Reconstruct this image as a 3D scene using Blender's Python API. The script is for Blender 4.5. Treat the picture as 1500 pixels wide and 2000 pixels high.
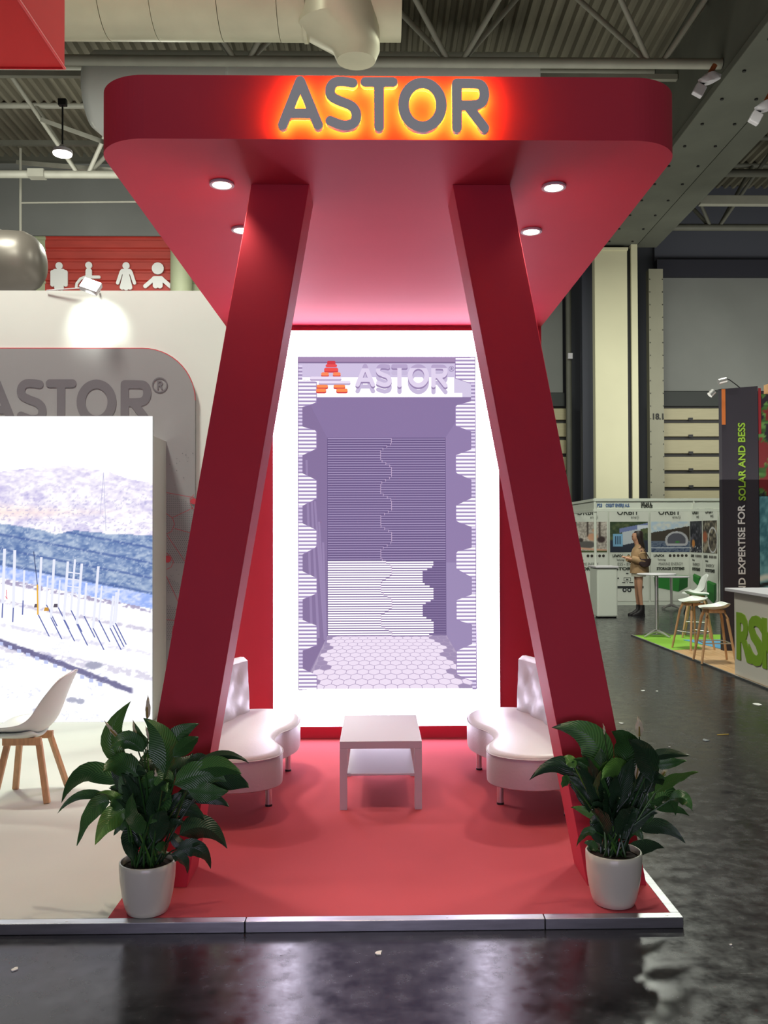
import bpy, math, random
import numpy as np
from mathutils import Vector, Matrix
for o in list(bpy.data.objects): bpy.data.objects.remove(o)
SC = bpy.context.scene; COL = SC.collection
PI = math.pi
def lin(c):
    return tuple(((v/255)/12.92 if v/255 <= .04045 else ((v/255+.055)/1.055)**2.4) for v in c)
# ---------------------------------------------------------------- camera
H = 1.78; FPX = 1750.; YAW, PIT, ROL = .017, .015, -.003
PX0, PY0 = 737+FPX*YAW, 1045-FPX*PIT
_F = Vector((math.sin(YAW)*math.cos(PIT), math.cos(YAW)*math.cos(PIT), math.sin(PIT)))
_R = Vector((math.cos(YAW), -math.sin(YAW), 0)); _U = _R.cross(_F)
_R2 = _R*math.cos(ROL)+_U*math.sin(ROL); _U2 = -_R*math.sin(ROL)+_U*math.cos(ROL)
cam = bpy.data.objects.new('camera', bpy.data.cameras.new('camera')); COL.objects.link(cam)
cam.matrix_world = Matrix(((_R2.x, _U2.x, -_F.x, 0), (_R2.y, _U2.y, -_F.y, 0), (_R2.z, _U2.z, -_F.z, H), (0, 0, 0, 1)))
cam.data.lens = 36*FPX/2000; cam.data.sensor_width = 36; cam.data.clip_end = 200
cam.data.shift_x = -(PX0-750)/2000; cam.data.shift_y = (PY0-1000)/2000
SC.camera = cam
def at(x, y, Y):            # point at distance Y seen at this place of the photograph
    r = _F+_R2*((x-PX0)/FPX)-_U2*((y-PY0)/FPX); t = Y/r.y
    return Vector((r.x*t, Y, H+r.z*t))
# ---------------------------------------------------------------- world, lights, exposure
SC.view_settings.view_transform = 'Standard'; SC.view_settings.look = 'None'
SC.view_settings.exposure = 0.0; SC.view_settings.gamma = 1; SC.view_settings.use_curve_mapping = False
w = bpy.data.worlds.new('hall_air'); SC.world = w; w.use_nodes = True
w.node_tree.nodes['Background'].inputs[0].default_value = (.93, 1, .9, 1)
w.node_tree.nodes['Background'].inputs[1].default_value = .085
def area(loc, rot, sx, sy, power, col, spread=PI):
    l = bpy.data.lights.new('unseen_light', 'AREA'); l.shape = 'RECTANGLE'; l.size = sx; l.size_y = sy
    l.energy = power; l.color = col; l.spread = spread
    o = bpy.data.objects.new('unseen_light', l); COL.objects.link(o); o.location = loc; o.rotation_euler = rot
def hall(x, y, p):
    area((x, y, 10.0), (0, 0, 0), 1.2, 1.2, p, (.96, 1, .88)); COL.objects[-1].data.specular_factor = .15
for x, y, p in ((-4.2, 6.2, 860), (-3.0, 2.4, 110), (3.4, 2.9, 50), (-6.5, 12, 500), (4.8, 13, 800), (5.8, 21, 380), (-5, 22, 500)): hall(x, y, p)
area((-.3, -2.0, .9), (PI/2, 0, PI), 3.4, 1.4, 66, (.78, .68, 1)); COL.objects[-1].data.specular_factor = .5; COL.objects[-1].rotation_euler = (PI/2, 0, 0)   # added lavender fill behind the camera, for the glow of an unseen stand
for x, y, z, p in ((-7, 20, 9, 330), (12, 22.5, 6, 250)):      # added unseen wall washes, brightening the far walls in place of stand lighting
    area((x, y, z), (PI/2, 0, 0), 7, 3, p, (1, 1, .92)); COL.objects[-1].data.specular_factor = .3
for x, y, p in ((-7, 17, 250), (3, 17, 420), (11, 20, 170)):      # added unseen uplights that brighten the roof, in place of bounced light
    area((x, y, 2.6), (PI, 0, 0), 9, 14, p, (1, 1, .9)); COL.objects[-1].data.specular_factor = .3
# ---------------------------------------------------------------- materials
_M = {}
def mat(name, c, rough=.5, metal=0, var=0, scale=8, bump=0, emit=0, spec=.5, stretch=(1, 1, 1), coat=0, attr=False):
    if name in _M: return _M[name]
    m = bpy.data.materials.new(name); m.use_nodes = True; N = m.node_tree.nodes; L = m.node_tree.links
    b = N['Principled BSDF']; c4 = (*lin(c), 1)
    b.inputs['Base Color'].default_value = c4; b.inputs['Roughness'].default_value = rough
    b.inputs['Metallic'].default_value = metal; b.inputs['Specular IOR Level'].default_value = spec
    b.inputs['Coat Weight'].default_value = coat
    if attr:
        a = N.new('ShaderNodeAttribute'); a.attribute_name = 'Col'; L.new(a.outputs['Color'], b.inputs['Base Color'])
        if emit:
            L.new(a.outputs['Color'], b.inputs['Emission Color']); b.inputs['Emission Strength'].default_value = emit
            b.inputs['Base Color'].default_value = (0, 0, 0, 1)
            for l in list(L):
                if l.to_socket == b.inputs['Base Color']: L.remove(l)
    elif emit:
        b.inputs['Emission Color'].default_value = c4; b.inputs['Emission Strength'].default_value = emit
    if (var or bump) and not attr:
        tc = N.new('ShaderNodeTexCoord'); mp = N.new('ShaderNodeMapping'); mp.inputs['Scale'].default_value = stretch
        L.new(tc.outputs['Object'], mp.inputs['Vector'])
        n = N.new('ShaderNodeTexNoise'); n.inputs['Scale'].default_value = scale; n.inputs['Detail'].default_value = 6
        L.new(mp.outputs['Vector'], n.inputs['Vector'])
        if var:
            r = N.new('ShaderNodeMapRange'); r.inputs['From Min'].default_value = .3; r.inputs['From Max'].default_value = .7
            r.inputs['To Min'].default_value = 1-var; r.inputs['To Max'].default_value = 1+var
            L.new(n.outputs['Fac'], r.inputs['Value'])
            v = N.new('ShaderNodeVectorMath'); v.operation = 'SCALE'; v.inputs[0].default_value = c4[:3]
            L.new(r.outputs['Result'], v.inputs['Scale']); L.new(v.outputs['Vector'], b.inputs['Base Color'])
        if bump:
            bp = N.new('ShaderNodeBump'); bp.inputs['Strength'].default_value = bump; bp.inputs['Distance'].default_value = .01
            L.new(n.outputs['Fac'], bp.inputs['Height']); L.new(bp.outputs['Normal'], b.inputs['Normal'])
    _M[name] = m; return m
RED = mat('red_laminate', (208, 58, 76), .6, var=.03, scale=2, spec=.2)
CARPET = mat('red_carpet', (180, 78, 86), .95, var=.06, scale=1.4, bump=.15, spec=.1)
WCARPET = mat('white_carpet', (208, 212, 202), .9, var=.03, scale=1.2, spec=.15)
WHITE = mat('white_paint', (226, 226, 220), .6, var=.02, scale=1.5)
GLOSSW = mat('white_laminate', (204, 200, 205), .35)
LEATHER = mat('white_leather', (192, 187, 188), .42, bump=.1, scale=60)
CHROME = mat('chrome', (215, 212, 210), .28, metal=.8)
ALU = mat('aluminium', (190, 192, 195), .35, metal=1, var=.12, scale=6, stretch=(1, 8, 8))
STEEL = mat('painted_steel', (150, 149, 136), .5, var=.1, scale=2)
STEELD = mat('dark_painted_steel', (92, 92, 82), .6, var=.12, scale=2)
GIRD = mat('concrete_grey_girder', (92, 94, 84), .75, var=.14, scale=.8)
DUCT = mat('galvanised_duct', (198, 194, 168), .5, metal=.35, var=.1, scale=1.5)
ROOF = mat('roof_sheet', (112, 108, 92), .8, var=.2, scale=.7, stretch=(6, .5, 1))
BLACK = mat('black_metal', (22, 22, 24), .5)
SHELLGREY = mat('letter_face', (238, 240, 236), .6)
WOOD = mat('beech_wood', (201, 156, 112), .45, var=.14, scale=9, stretch=(6, 6, .8))
POT = mat('cream_glazed_pot', (228, 226, 206), .28, coat=.2)
SOIL = mat('soil', (38, 28, 22), .95, var=.4, scale=60, bump=.6)
PRINT = mat('printed_colour', (255, 255, 255), .6, attr=True)
SCREEN = mat('screen_light', (255, 255, 255), .6, attr=True, emit=1)
# hall floor: worn dark concrete
FLOOR = bpy.data.materials.new('worn_dark_floor'); FLOOR.use_nodes = True
def _floor():
    N = FLOOR.node_tree.nodes; L = FLOOR.node_tree.links; b = N['Principled BSDF']
    tc = N.new('ShaderNodeTexCoord')
    def noise(s, st, d=8, rz=0):
        mp = N.new('ShaderNodeMapping'); mp.inputs['Scale'].default_value = st; mp.inputs['Rotation'].default_value = (0, 0, rz)
        L.new(tc.outputs['Object'], mp.inputs['Vector'])
        n = N.new('ShaderNodeTexNoise'); n.inputs['Scale'].default_value = s; n.inputs['Detail'].default_value = d
        n.inputs['Roughness'].default_value = .65
        L.new(mp.outputs['Vector'], n.inputs['Vector']); return n.outputs['Fac']
    def ramp(src, a, c, va, vb):
        r = N.new('ShaderNodeMapRange'); r.inputs['From Min'].default_value = a; r.inputs['From Max'].default_value = c
        r.inputs['To Min'].default_value = va; r.inputs['To Max'].default_value = vb; L.new(src, r.inputs['Value']); return r.outputs['Result']
    def madd(a, c, op='ADD'):
        m = N.new('ShaderNodeMath'); m.operation = op; L.new(a, m.inputs[0])
        if isinstance(c, (int, float)): m.inputs[1].default_value = c
        else: L.new(c, m.inputs[1])
        return m.outputs[0]
    big = noise(.7, (1, 1, 1)); fine = noise(9, (1, 1, 1)); sc1 = noise(5, (.35, 6, 1), 5, .6); sc2 = noise(4, (.3, 7, 1), 5, -1.0)
    s = madd(ramp(sc1, .66, .74, 0, 1), ramp(sc2, .67, .75, 0, 1), 'MAXIMUM')
    spots = ramp(noise(26, (1, 1, 1), 3), .71, .76, 0, .8)
    s2 = madd(madd(s, ramp(fine, .4, .6, .2, 1), 'MULTIPLY'), spots, 'MAXIMUM')
    mx = N.new('ShaderNodeMix'); mx.data_type = 'RGBA'
    v = N.new('ShaderNodeVectorMath'); v.operation = 'SCALE'; v.inputs[0].default_value = lin((32, 31, 34))
    L.new(ramp(big, .3, .7, .7, 1.35), v.inputs['Scale'])
    L.new(madd(s2, .22, 'MULTIPLY'), mx.inputs['Factor']); L.new(v.outputs['Vector'], mx.inputs['A']); mx.inputs['B'].default_value = (*lin((96, 90, 84)), 1)
    L.new(mx.outputs['Result'], b.inputs['Base Color'])
    rr = madd(ramp(big, .35, .65, .14, .22), madd(s2, .16, 'MULTIPLY')); rr = madd(rr, ramp(fine, .3, .7, -.05, .14))
    L.new(rr, b.inputs['Roughness'])
    bp = N.new('ShaderNodeBump'); bp.inputs['Strength'].default_value = .1; bp.inputs['Distance'].default_value = .002
    L.new(madd(fine, s2), bp.inputs['Height']); L.new(bp.outputs['Normal'], b.inputs['Normal'])
_floor()
# leaf material: green blade with pale veins along the blade uv
def leafmat(name, c1, c2):
    m = bpy.data.materials.new(name); m.use_nodes = True; N = m.node_tree.nodes; L = m.node_tree.links; b = N['Principled BSDF']
    uv = N.new('ShaderNodeUVMap'); uv.uv_map = 'UVMap'
    sep = N.new('ShaderNodeSeparateXYZ'); L.new(uv.outputs['UV'], sep.inputs[0])
    ab = N.new('ShaderNodeMath'); ab.operation = 'ABSOLUTE'; L.new(sep.outputs['X'], ab.inputs[0])
    ma = N.new('ShaderNodeMath'); ma.operation = 'MULTIPLY_ADD'; ma.inputs[1].default_value = -.22; L.new(ab.outputs[0], ma.inputs[0]); L.new(sep.outputs['Y'], ma.inputs[2])
    wv = N.new('ShaderNodeMath'); wv.operation = 'MULTIPLY'; wv.inputs[1].default_value = 120; L.new(ma.outputs[0], wv.inputs[0])
    sn = N.new('ShaderNodeMath'); sn.operation = 'SINE'; L.new(wv.outputs[0], sn.inputs[0])
    mr = N.new('ShaderNodeMapRange'); mr.inputs['From Min'].default_value = .2; mr.inputs['From Max'].default_value = 1; L.new(sn.outputs[0], mr.inputs['Value'])
    mx = N.new('ShaderNodeMix'); mx.data_type = 'RGBA'; mx.inputs['A'].default_value = (*lin(c1), 1); mx.inputs['B'].default_value = (*lin(c2), 1)
    L.new(mr.outputs['Result'], mx.inputs['Factor']); L.new(mx.outputs['Result'], b.inputs['Base Color'])
    bp = N.new('ShaderNodeBump'); bp.inputs['Strength'].default_value = .28; bp.inputs['Distance'].default_value = .004
    L.new(sn.outputs[0], bp.inputs['Height']); L.new(bp.outputs['Normal'], b.inputs['Normal'])
    b.inputs['Roughness'].default_value = .33; b.inputs['Specular IOR Level'].default_value = .6
    return m
LEAVES = [leafmat('leaf_dark', (38, 66, 40), (52, 84, 54)), leafmat('leaf_mid', (54, 98, 46), (74, 122, 62)), leafmat('leaf_light', (84, 134, 52), (102, 152, 68))]
STALK = mat('leaf_stalk', (62, 84, 46), .5)
SPATHE = mat('cream_flower', (226, 214, 178), .5)
# ---------------------------------------------------------------- mesh helpers
def rootloc(p):
    while p and p.parent: p = p.parent
    return Vector(p.location) if p else Vector((0, 0, 0))
def tag(o, label=None, cat=None, group=None, kind=None):
    if label: o['label'] = label
    if cat: o['category'] = cat
    if group: o['group'] = group
    if kind: o['kind'] = kind
    return o
def thing(name, label, cat, loc=(0, 0, 0), group=None, kind=None):
    o = bpy.data.objects.new(name, None); COL.objects.link(o); o.location = loc; o.empty_display_size = .1
    return tag(o, label, cat, group, kind)
class MB:
    def __init__(s): s.v = []; s.f = []; s.c = []; s.uv = None
    def add(s, vs, fs, col=None):
        n = len(s.v); s.v += [tuple(v) for v in vs]; s.f += [tuple(i+n for i in f) for f in fs]
        if col is not None: s.c += [col]*len(fs)
        return s
    def box(s, a, b, M=None, col=None):
        x0, y0, z0 = a; x1, y1, z1 = b
        vs = [Vector(p) for p in ((x0, y0, z0), (x1, y0, z0), (x1, y1, z0), (x0, y1, z0), (x0, y0, z1), (x1, y0, z1), (x1, y1, z1), (x0, y1, z1))]
        if M: vs = [M@v for v in vs]
        return s.add(vs, [(0, 3, 2, 1), (4, 5, 6, 7), (0, 1, 5, 4), (1, 2, 6, 5), (2, 3, 7, 6), (3, 0, 4, 7)], col)
    def hexa(s, b, t):      # eight corners, bottom loop then top loop
        return s.add(list(b)+list(t), [(0, 3, 2, 1), (4, 5, 6, 7), (0, 1, 5, 4), (1, 2, 6, 5), (2, 3, 7, 6), (3, 0, 4, 7)])
    def loft(s, rings, caps=True):
        n = len(rings[0]); vs = [v for r in rings for v in r]; fs = []
        for i in range(len(rings)-1):
            for j in range(n):
                k = (j+1) % n; fs.append((i*n+j, i*n+k, (i+1)*n+k, (i+1)*n+j))
        if caps: fs.append(tuple(range(n-1, -1, -1))); fs.append(tuple((len(rings)-1)*n+j for j in range(n)))
        return s.add(vs, fs)
    def tube(s, pts, r, n=10, caps=True, sq=None):
        pts = [Vector(p) for p in pts]; rings = []
        rs = r if isinstance(r, (list, tuple)) else [r]*len(pts)
        for i, p in enumerate(pts):
            d = (pts[min(i+1, len(pts)-1)]-pts[max(i-1, 0)]).normalized()
            up = Vector((0, 0, 1)) if abs(d.z) < .95 else Vector((0, 1, 0))
            a = d.cross(up).normalized(); b = a.cross(d)
            rings.append([p+(a*math.cos(2*PI*k/n+PI/n)+b*math.sin(2*PI*k/n+PI/n))*rs[i] for k in range(n)])
        return s.loft(rings, caps)
    def beam(s, p, q, w, h):      # rectangular bar
        p = Vector(p); q = Vector(q); d = (q-p).normalized(); up = Vector((0, 0, 1)) if abs(d.z) < .95 else Vector((0, 1, 0))
        a = d.cross(up).normalized()*w/2; b = a.cross(d).normalized()*h/2
        return s.hexa([p-a-b, p+a-b, p+a+b, p-a+b], [q-a-b, q+a-b, q+a+b, q-a+b])
    def lathe(s, prof, c=(0, 0), n=32):
        vs = []; fs = []
        for r, z in prof: vs += [(c[0]+r*math.cos(2*PI*k/n), c[1]+r*math.sin(2*PI*k/n), z) for k in range(n)]
        for i in range(len(prof)-1):
            for k in range(n): fs.append((i*n+k, i*n+(k+1) % n, (i+1)*n+(k+1) % n, (i+1)*n+k))
        fs.append(tuple(range(n-1, -1, -1))); fs.append(tuple((len(prof)-1)*n+k for k in range(n)))
        return s.add(vs, fs)
    def prism(s, pts, z0, z1, axis='z', d=None):
        n = len(pts)
        g = (lambda p, z: (p[0], p[1], z)) if axis == 'z' else (lambda p, z: (p[0], z, p[1])) if axis == 'y' else (lambda p, z: (z, p[0], p[1]))
        vs = [g(p, z0) for p in pts]+[g(p, z1) for p in pts]
        return s.add(vs, [tuple(range(n-1, -1, -1)), tuple(range(n, 2*n))]+[(i, (i+1) % n, n+(i+1) % n, n+i) for i in range(n)])
    def build(s, name, m, parent=None, smooth=False, bevel=0, solid=0, sub=0, fix=True, seg=2):
        me = bpy.data.meshes.new(name); L = rootloc(parent)
        me.from_pydata([(v[0]-L.x, v[1]-L.y, v[2]-L.z) for v in s.v], [], s.f)
        if s.c:
            a = me.color_attributes.new('Col', 'FLOAT_COLOR', 'CORNER'); arr = []
            for f, c in zip(s.f, s.c): arr += list(c[:3])+[1.]
            # one entry per corner
            arr = np.repeat(np.array([list(c[:3])+[1.] for c in s.c], dtype=np.float32), [len(f) for f in s.f], axis=0)
            a.data.foreach_set('color', arr.ravel())
        if s.uv:
            u = me.uv_layers.new(name='UVMap')
            for l in me.loops: u.data[l.index].uv = s.uv[l.vertex_index]
        if fix and not s.c:
            import bmesh
            bm = bmesh.new(); bm.from_mesh(me); bmesh.ops.recalc_face_normals(bm, faces=bm.faces); bm.to_mesh(me); bm.free()
        me.materials.append(m)
        o = bpy.data.objects.new(name, me); COL.objects.link(o); o.parent = parent
        if smooth:
            me.polygons.foreach_set('use_smooth', [True]*len(me.polygons)); me.set_sharp_from_angle(angle=.75)
        if bevel:
            b = o.modifiers.new('b', 'BEVEL'); b.width = bevel; b.segments = seg; b.limit_method = 'ANGLE'; b.angle_limit = .6
        if solid:
            b = o.modifiers.new('s', 'SOLIDIFY'); b.thickness = solid; b.offset = 0
        if sub:
            b = o.modifiers.new('d', 'SUBSURF'); b.levels = sub; b.render_levels = sub
        return o
def B(name, a, b, m, parent=None, **k): return MB().box(a, b).build(name, m, parent, **k)
def struct(o): o['kind'] = 'structure'; return o
def copy_tree(o, parent=None):
    c = o.copy(); COL.objects.link(c); c.parent = parent
    for ch in list(o.children): copy_tree(ch, c)
    return c
def text(body, size, name, m, parent, origin, xd, zd, bold=0, depth=.003, width=None, align='LEFT', kerning=1):
    cu = bpy.data.curves.new('t', 'FONT'); cu.body = body; cu.size = size; cu.offset = bold; cu.extrude = depth/2; cu.align_x = align
    cu.space_character = kerning; cu.resolution_u = 3
    ob = bpy.data.objects.new('t', cu); COL.objects.link(ob)
    me = bpy.data.meshes.new_from_object(ob); bpy.data.objects.remove(ob)
    xd = Vector(xd).normalized(); zd = Vector(zd).normalized(); nd = xd.cross(zd); L = rootloc(parent)
    xs = [v.co.x for v in me.vertices]; k = 1
    if width and xs: k = width/(max(xs)-min(xs))
    for v in me.vertices: v.co = Vector(origin)-L+xd*v.co.x*k+zd*v.co.y+nd*v.co.z
    me.materials.clear(); me.materials.append(m); me.name = name
    o = bpy.data.objects.new(name, me); COL.objects.link(o); o.parent = parent; return o
# ---- value noise for pictures
_rs = np.random.RandomState(7); _T = _rs.rand(256, 256)
def vn(x, y):
    xi = np.floor(x).astype(int); yi = np.floor(y).astype(int); fx = x-xi; fy = y-yi
    fx = fx*fx*(3-2*fx); fy = fy*fy*(3-2*fy); g = lambda a, b: _T[a % 256, b % 256]
    return (g(xi, yi)*(1-fx)+g(xi+1, yi)*fx)*(1-fy)+(g(xi, yi+1)*(1-fx)+g(xi+1, yi+1)*fx)*fy
def fbm(x, y, o=4): return sum(vn(x*2**i+i*17, y*2**i+i*31)/2**(i+1) for i in range(o))/(1-.5**o)
def lin_np(a):
    a = np.clip(a, 0, 400)/255; return np.where(a <= .04045, a/12.92, ((a+.055)/1.055)**2.4)
def picture(name, o0, ud, vd, nx, ny, fn, m, parent):     # flat print or screen: colour per vertex of a grid
    u, v = np.meshgrid(np.linspace(0, 1, nx+1), np.linspace(0, 1, ny+1)); L = rootloc(parent)
    P = np.array(Vector(o0)-L)[None, None]+u[..., None]*np.array(ud)+v[..., None]*np.array(vd)
    rgb = lin_np(fn(u, v)).reshape(-1, 3)
    me = bpy.data.meshes.new(name); W = nx+1
    i = (np.arange(ny)[:, None]*W+np.arange(nx)[None]).ravel()
    fs = np.stack([i, i+1, i+1+W, i+W], 1)
    me.vertices.add(P.size//3); me.vertices.foreach_set('co', P.reshape(-1).astype(np.float32))
    me.loops.add(fs.size); me.loops.foreach_set('vertex_index', fs.ravel().astype(np.int32))
    me.polygons.add(len(fs)); me.polygons.foreach_set('loop_start', (np.arange(len(fs))*4).astype(np.int32))
    me.update(calc_edges=True); me.validate()
    a = me.color_attributes.new('Col', 'FLOAT_COLOR', 'POINT')
    a.data.foreach_set('color', np.concatenate([rgb, np.ones((len(rgb), 1))], 1).astype(np.float32).ravel())
    me.materials.append(m); o = bpy.data.objects.new(name, me); COL.objects.link(o); o.parent = parent; return o
def mix(a, b, t):
    a = np.asarray(a, float); b = np.asarray(b, float); t = t[..., None] if hasattr(t, 'shape') else t
    return a*(1-t)+b*t
def st(x, a, b): return np.clip((x-a)/(b-a), 0, 1)
# ---- stroke shapes (rounded letters, pictograms) traced by marching squares
def chaikin(p, k=2):
    for _ in range(k):
        q = [p[0]]
        for a, b in zip(p, p[1:]): q += [(a[0]*.75+b[0]*.25, a[1]*.75+b[1]*.25), (a[0]*.25+b[0]*.75, a[1]*.25+b[1]*.75)]
        p = q+[p[-1]]
    return p
def shape(strokes, step):
    xs = [p[0] for s in strokes for p in s[0]]; ys = [p[1] for s in strokes for p in s[0]]; mw = max(s[1] for s in strokes)
    gx = np.arange(min(xs)-mw, max(xs)+mw+step, step); gy = np.arange(min(ys)-mw, max(ys)+mw+step, step)
    X, Y = np.meshgrid(gx, gy); D = np.full(X.shape, 1e9)
    for pts, wd in strokes:
        if len(pts) == 1: pts = [pts[0], pts[0]]
        for (ax, ay), (bx, by) in zip(pts, pts[1:]):
            dx, dy = bx-ax, by-ay; l = dx*dx+dy*dy or 1
            t = np.clip(((X-ax)*dx+(Y-ay)*dy)/l, 0, 1)
            D = np.minimum(D, np.hypot(X-ax-t*dx, Y-ay-t*dy)-wd/2)
    polys = []; segs = []; ny, nx = D.shape
    for j in range(ny-1):
        run = None
        for i in range(nx):
            full = i < nx-1 and D[j, i] < 0 and D[j, i+1] < 0 and D[j+1, i] < 0 and D[j+1, i+1] < 0
            if full:
                if run is None: run = i
                continue
            if run is not None: polys.append([(gx[run], gy[j]), (gx[i], gy[j]), (gx[i], gy[j+1]), (gx[run], gy[j+1])]); run = None
            if i >= nx-1: break
            cs = [(i, j), (i+1, j), (i+1, j+1), (i, j+1)]; vals = [D[b, a] for a, b in cs]
            if min(vals) >= 0: continue
            poly = []; cut = []
            for k in range(4):
                a, b = cs[k], cs[(k+1) % 4]; va, vb = vals[k], vals[(k+1) % 4]
                pa, pb = (gx[a[0]], gy[a[1]]), (gx[b[0]], gy[b[1]])
                if va < 0: poly.append(pa)
                if (va < 0) != (vb < 0):
                    t = va/(va-vb); q = (pa[0]+(pb[0]-pa[0])*t, pa[1]+(pb[1]-pa[1])*t); poly.append(q); cut.append(q)
            if len(poly) > 2: polys.append(poly)
            if len(cut) == 2: segs.append(cut)
    return polys, segs
def stamp(mb, sh, fn, d0, d1, col=None):        # fn(x,y,depth)->3D point; front at d0, back at d1
    polys, segs = sh
    for p in polys:
        mb.add([fn(x, y, d0) for x, y in p], [tuple(range(len(p)))], col)
        if d1 is not None: mb.add([fn(x, y, d1) for x, y in p], [tuple(range(len(p)-1, -1, -1))], col)
    if d1 is not None:
        for a, b in segs: mb.add([fn(*a, d0), fn(*b, d0), fn(*b, d1), fn(*a, d1)], [(0, 1, 2, 3)], col)
    return mb
SW = 58
_ell = [(974+111*math.cos(a), 230+128*math.sin(a)) for a in np.linspace(0, 2*PI, 41)]
GL = {
 'A': [([(260, 94), (158, 350)], SW), ([(260, 94), (364, 350)], SW), ([(190, 284), (335, 284)], SW-2)],
 'S': [(chaikin([(566, 104), (520, 96), (462, 96), (432, 132), (436, 185), (500, 215), (560, 235), (590, 275), (583, 335), (540, 352), (500, 352), (435, 326)], 3), SW)],
 'T': [([(640, 98), (801, 98)], SW), ([(720, 98), (720, 358)], SW)],
 'O': [(_ell, 63)],
 'R': [([(1176, 104), (1176, 362)], SW), (chaikin([(1176, 104), (1270, 104), (1325, 108), (1342, 170), (1322, 222), (1270, 232), (1176, 232)], 3), SW), ([(1240, 236), (1337, 362)], SW)]}
GLM = {k: shape(v, 7.) for k, v in GL.items()}
_ring = [(1427+34*math.cos(a), 112+34*math.sin(a)) for a in np.linspace(0, 2*PI, 25)]
REG = shape([(_ring, 6), ([(1418, 94), (1418, 130)], 8), ([(1418, 94), (1432, 94), (1438, 103), (1432, 112), (1418, 112)], 8), ([(1428, 112), (1438, 130)], 8)], 3.)
# ================================================================ the hall
struct(B('floor', (-22, -8, -.1), (22, 29.5, 0), FLOOR))
litter = [(1256, 1349, .05, 'white'), (1283, 1350, .03, 'white'), (1213, 1413, .05, 'white'), (1480, 1376, .09, 'white'), (1412, 1435, .11, 'yellow'), (1378, 1446, .07, 'grey'), (1308, 1459, .02, 'white'), (740, 1862, .035, 'white'), (28, 1894, .03, 'white'), (1427, 1846, .015, 'white')]
def floorpt(x, y, z=0):
    r = _F+_R2*((x-PX0)/FPX)-_U2*((y-PY0)/FPX); t = (z-H)/r.z
    return Vector((r.x*t, r.y*t, z))
where = ['beside the right column', 'beyond the right plant flower', 'just right of the right leg', 'near the green-lettered counter', '', 'left of the yellow strip', 'below the grey scrap', 'in front of the platform edge, mid floor', 'at the far left front floor', 'right of the platform corner']
MC = {'white': mat('paper_scrap', (225, 225, 220), .8), 'yellow': mat('yellow_strip', (214, 178, 40), .6), 'grey': mat('grey_scrap', (125, 130, 135), .6)}
random.seed(3)
for k, (x, y, s, c) in enumerate(litter):
    p = floorpt(x, y); a = random.uniform(-.4, .4); m_ = MB(); n = 7
    if c == 'yellow': pts = [(-s/2, -.006), (s/2, -.006), (s/2, .006), (-s/2, .006)]
    else: pts = [(s*.5*math.cos(2*PI*i/n)*random.uniform(.5, 1.2), s*.7*math.sin(2*PI*i/n)*random.uniform(.4, 1.1)) for i in range(n)]
    m_.prism([(p.x+u*math.cos(a)-v*math.sin(a), p.y+u*math.sin(a)+v*math.cos(a)) for u, v in pts], .0, .004)
    lab = 'thin yellow strip dropped on the dark hall floor' if c == 'yellow' else '%s paper scrap on the dark floor %s' % (c, where[k])
    tag(m_.build('paper_scrap' if c != 'yellow' else 'plastic_strip', MC[c]), lab, 'litter')
# roof sheet with ribs along Y
rb = MB(); vs = []; fs = []; nr = 110; pit = .26; x0 = -15
for i in range(nr):
    x = x0+i*pit
    for dx, z in ((0, 13.25), (.10, 13.25), (.14, 13.12), (.22, 13.12)): vs += [(x+dx, 5, z), (x+dx, 29.4, z)]
fs = [(2*i, 2*i+1, 2*i+3, 2*i+2) for i in range(len(vs)//2-1)]
rb.add(vs, fs); struct(rb.build('ceiling', ROOF, fix=False))
# far walls
BACKD = mat('dark_wall_cladding', (50, 52, 58), .8, var=.1, scale=.5)
GREYW = mat('grey_wall_panel', (124, 126, 122), .7, var=.1, scale=.4)
wb = struct(B('wall_back', (-20, 29.2, 0), (20, 29.4, 13.3), BACKD))
wl = struct(thing('wall_left', None, None, (-9, 27, 0))); wl['kind'] = 'structure'
B('wall_panel', (-16, 27, 10.82), (2, 27.2, 13.3), GREYW, wl)
B('girt', (-16, 26.8, 13.0), (2, 27, 13.25), STEELD, wl)
B('girt', (-16, 26.93, 12.7), (2, 27, 12.76), BLACK, wl)
GREENC = mat('pale_green_cladding', (166, 172, 140), .6, var=.06, scale=1)
REDC = mat('red_cladding', (178, 62, 52), .5, var=.1, scale=1.2, stretch=(1, 1, 6))
for name, xa, xb, mm in (('cladding_sheet', -12, -9.97, GREENC), ('sign_sheet', -9.97, -6.1, REDC), ('cladding_sheet', -6.1, 2, GREENC)):
    m_ = MB(); z = 8.2
    prof = []
    while z < 10.8: prof += [(0, z), (0, z+.17), (.06, z+.2), (.06, z+.26), (0, z+.29)]; z += .33
    vs = []
    for d, z in prof: vs += [(xa, 27.0-d if False else 27.0+d, min(z, 10.82)), (xb, 27.0+d, min(z, 10.82))]
    m_.add(vs, [(2*i, 2*i+1, 2*i+3, 2*i+2) for i in range(len(prof)-1)]); m_.build(name, mm, wl, fix=False)
m_ = MB(); m_.tube([(-5.8, 26.6, 0), (-5.8, 26.6, 10.8)], .32, 20); tag(m_.build('round_riser', GREENC, smooth=True), 'pale green round riser beside the red restroom sign', 'pipe')
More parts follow.
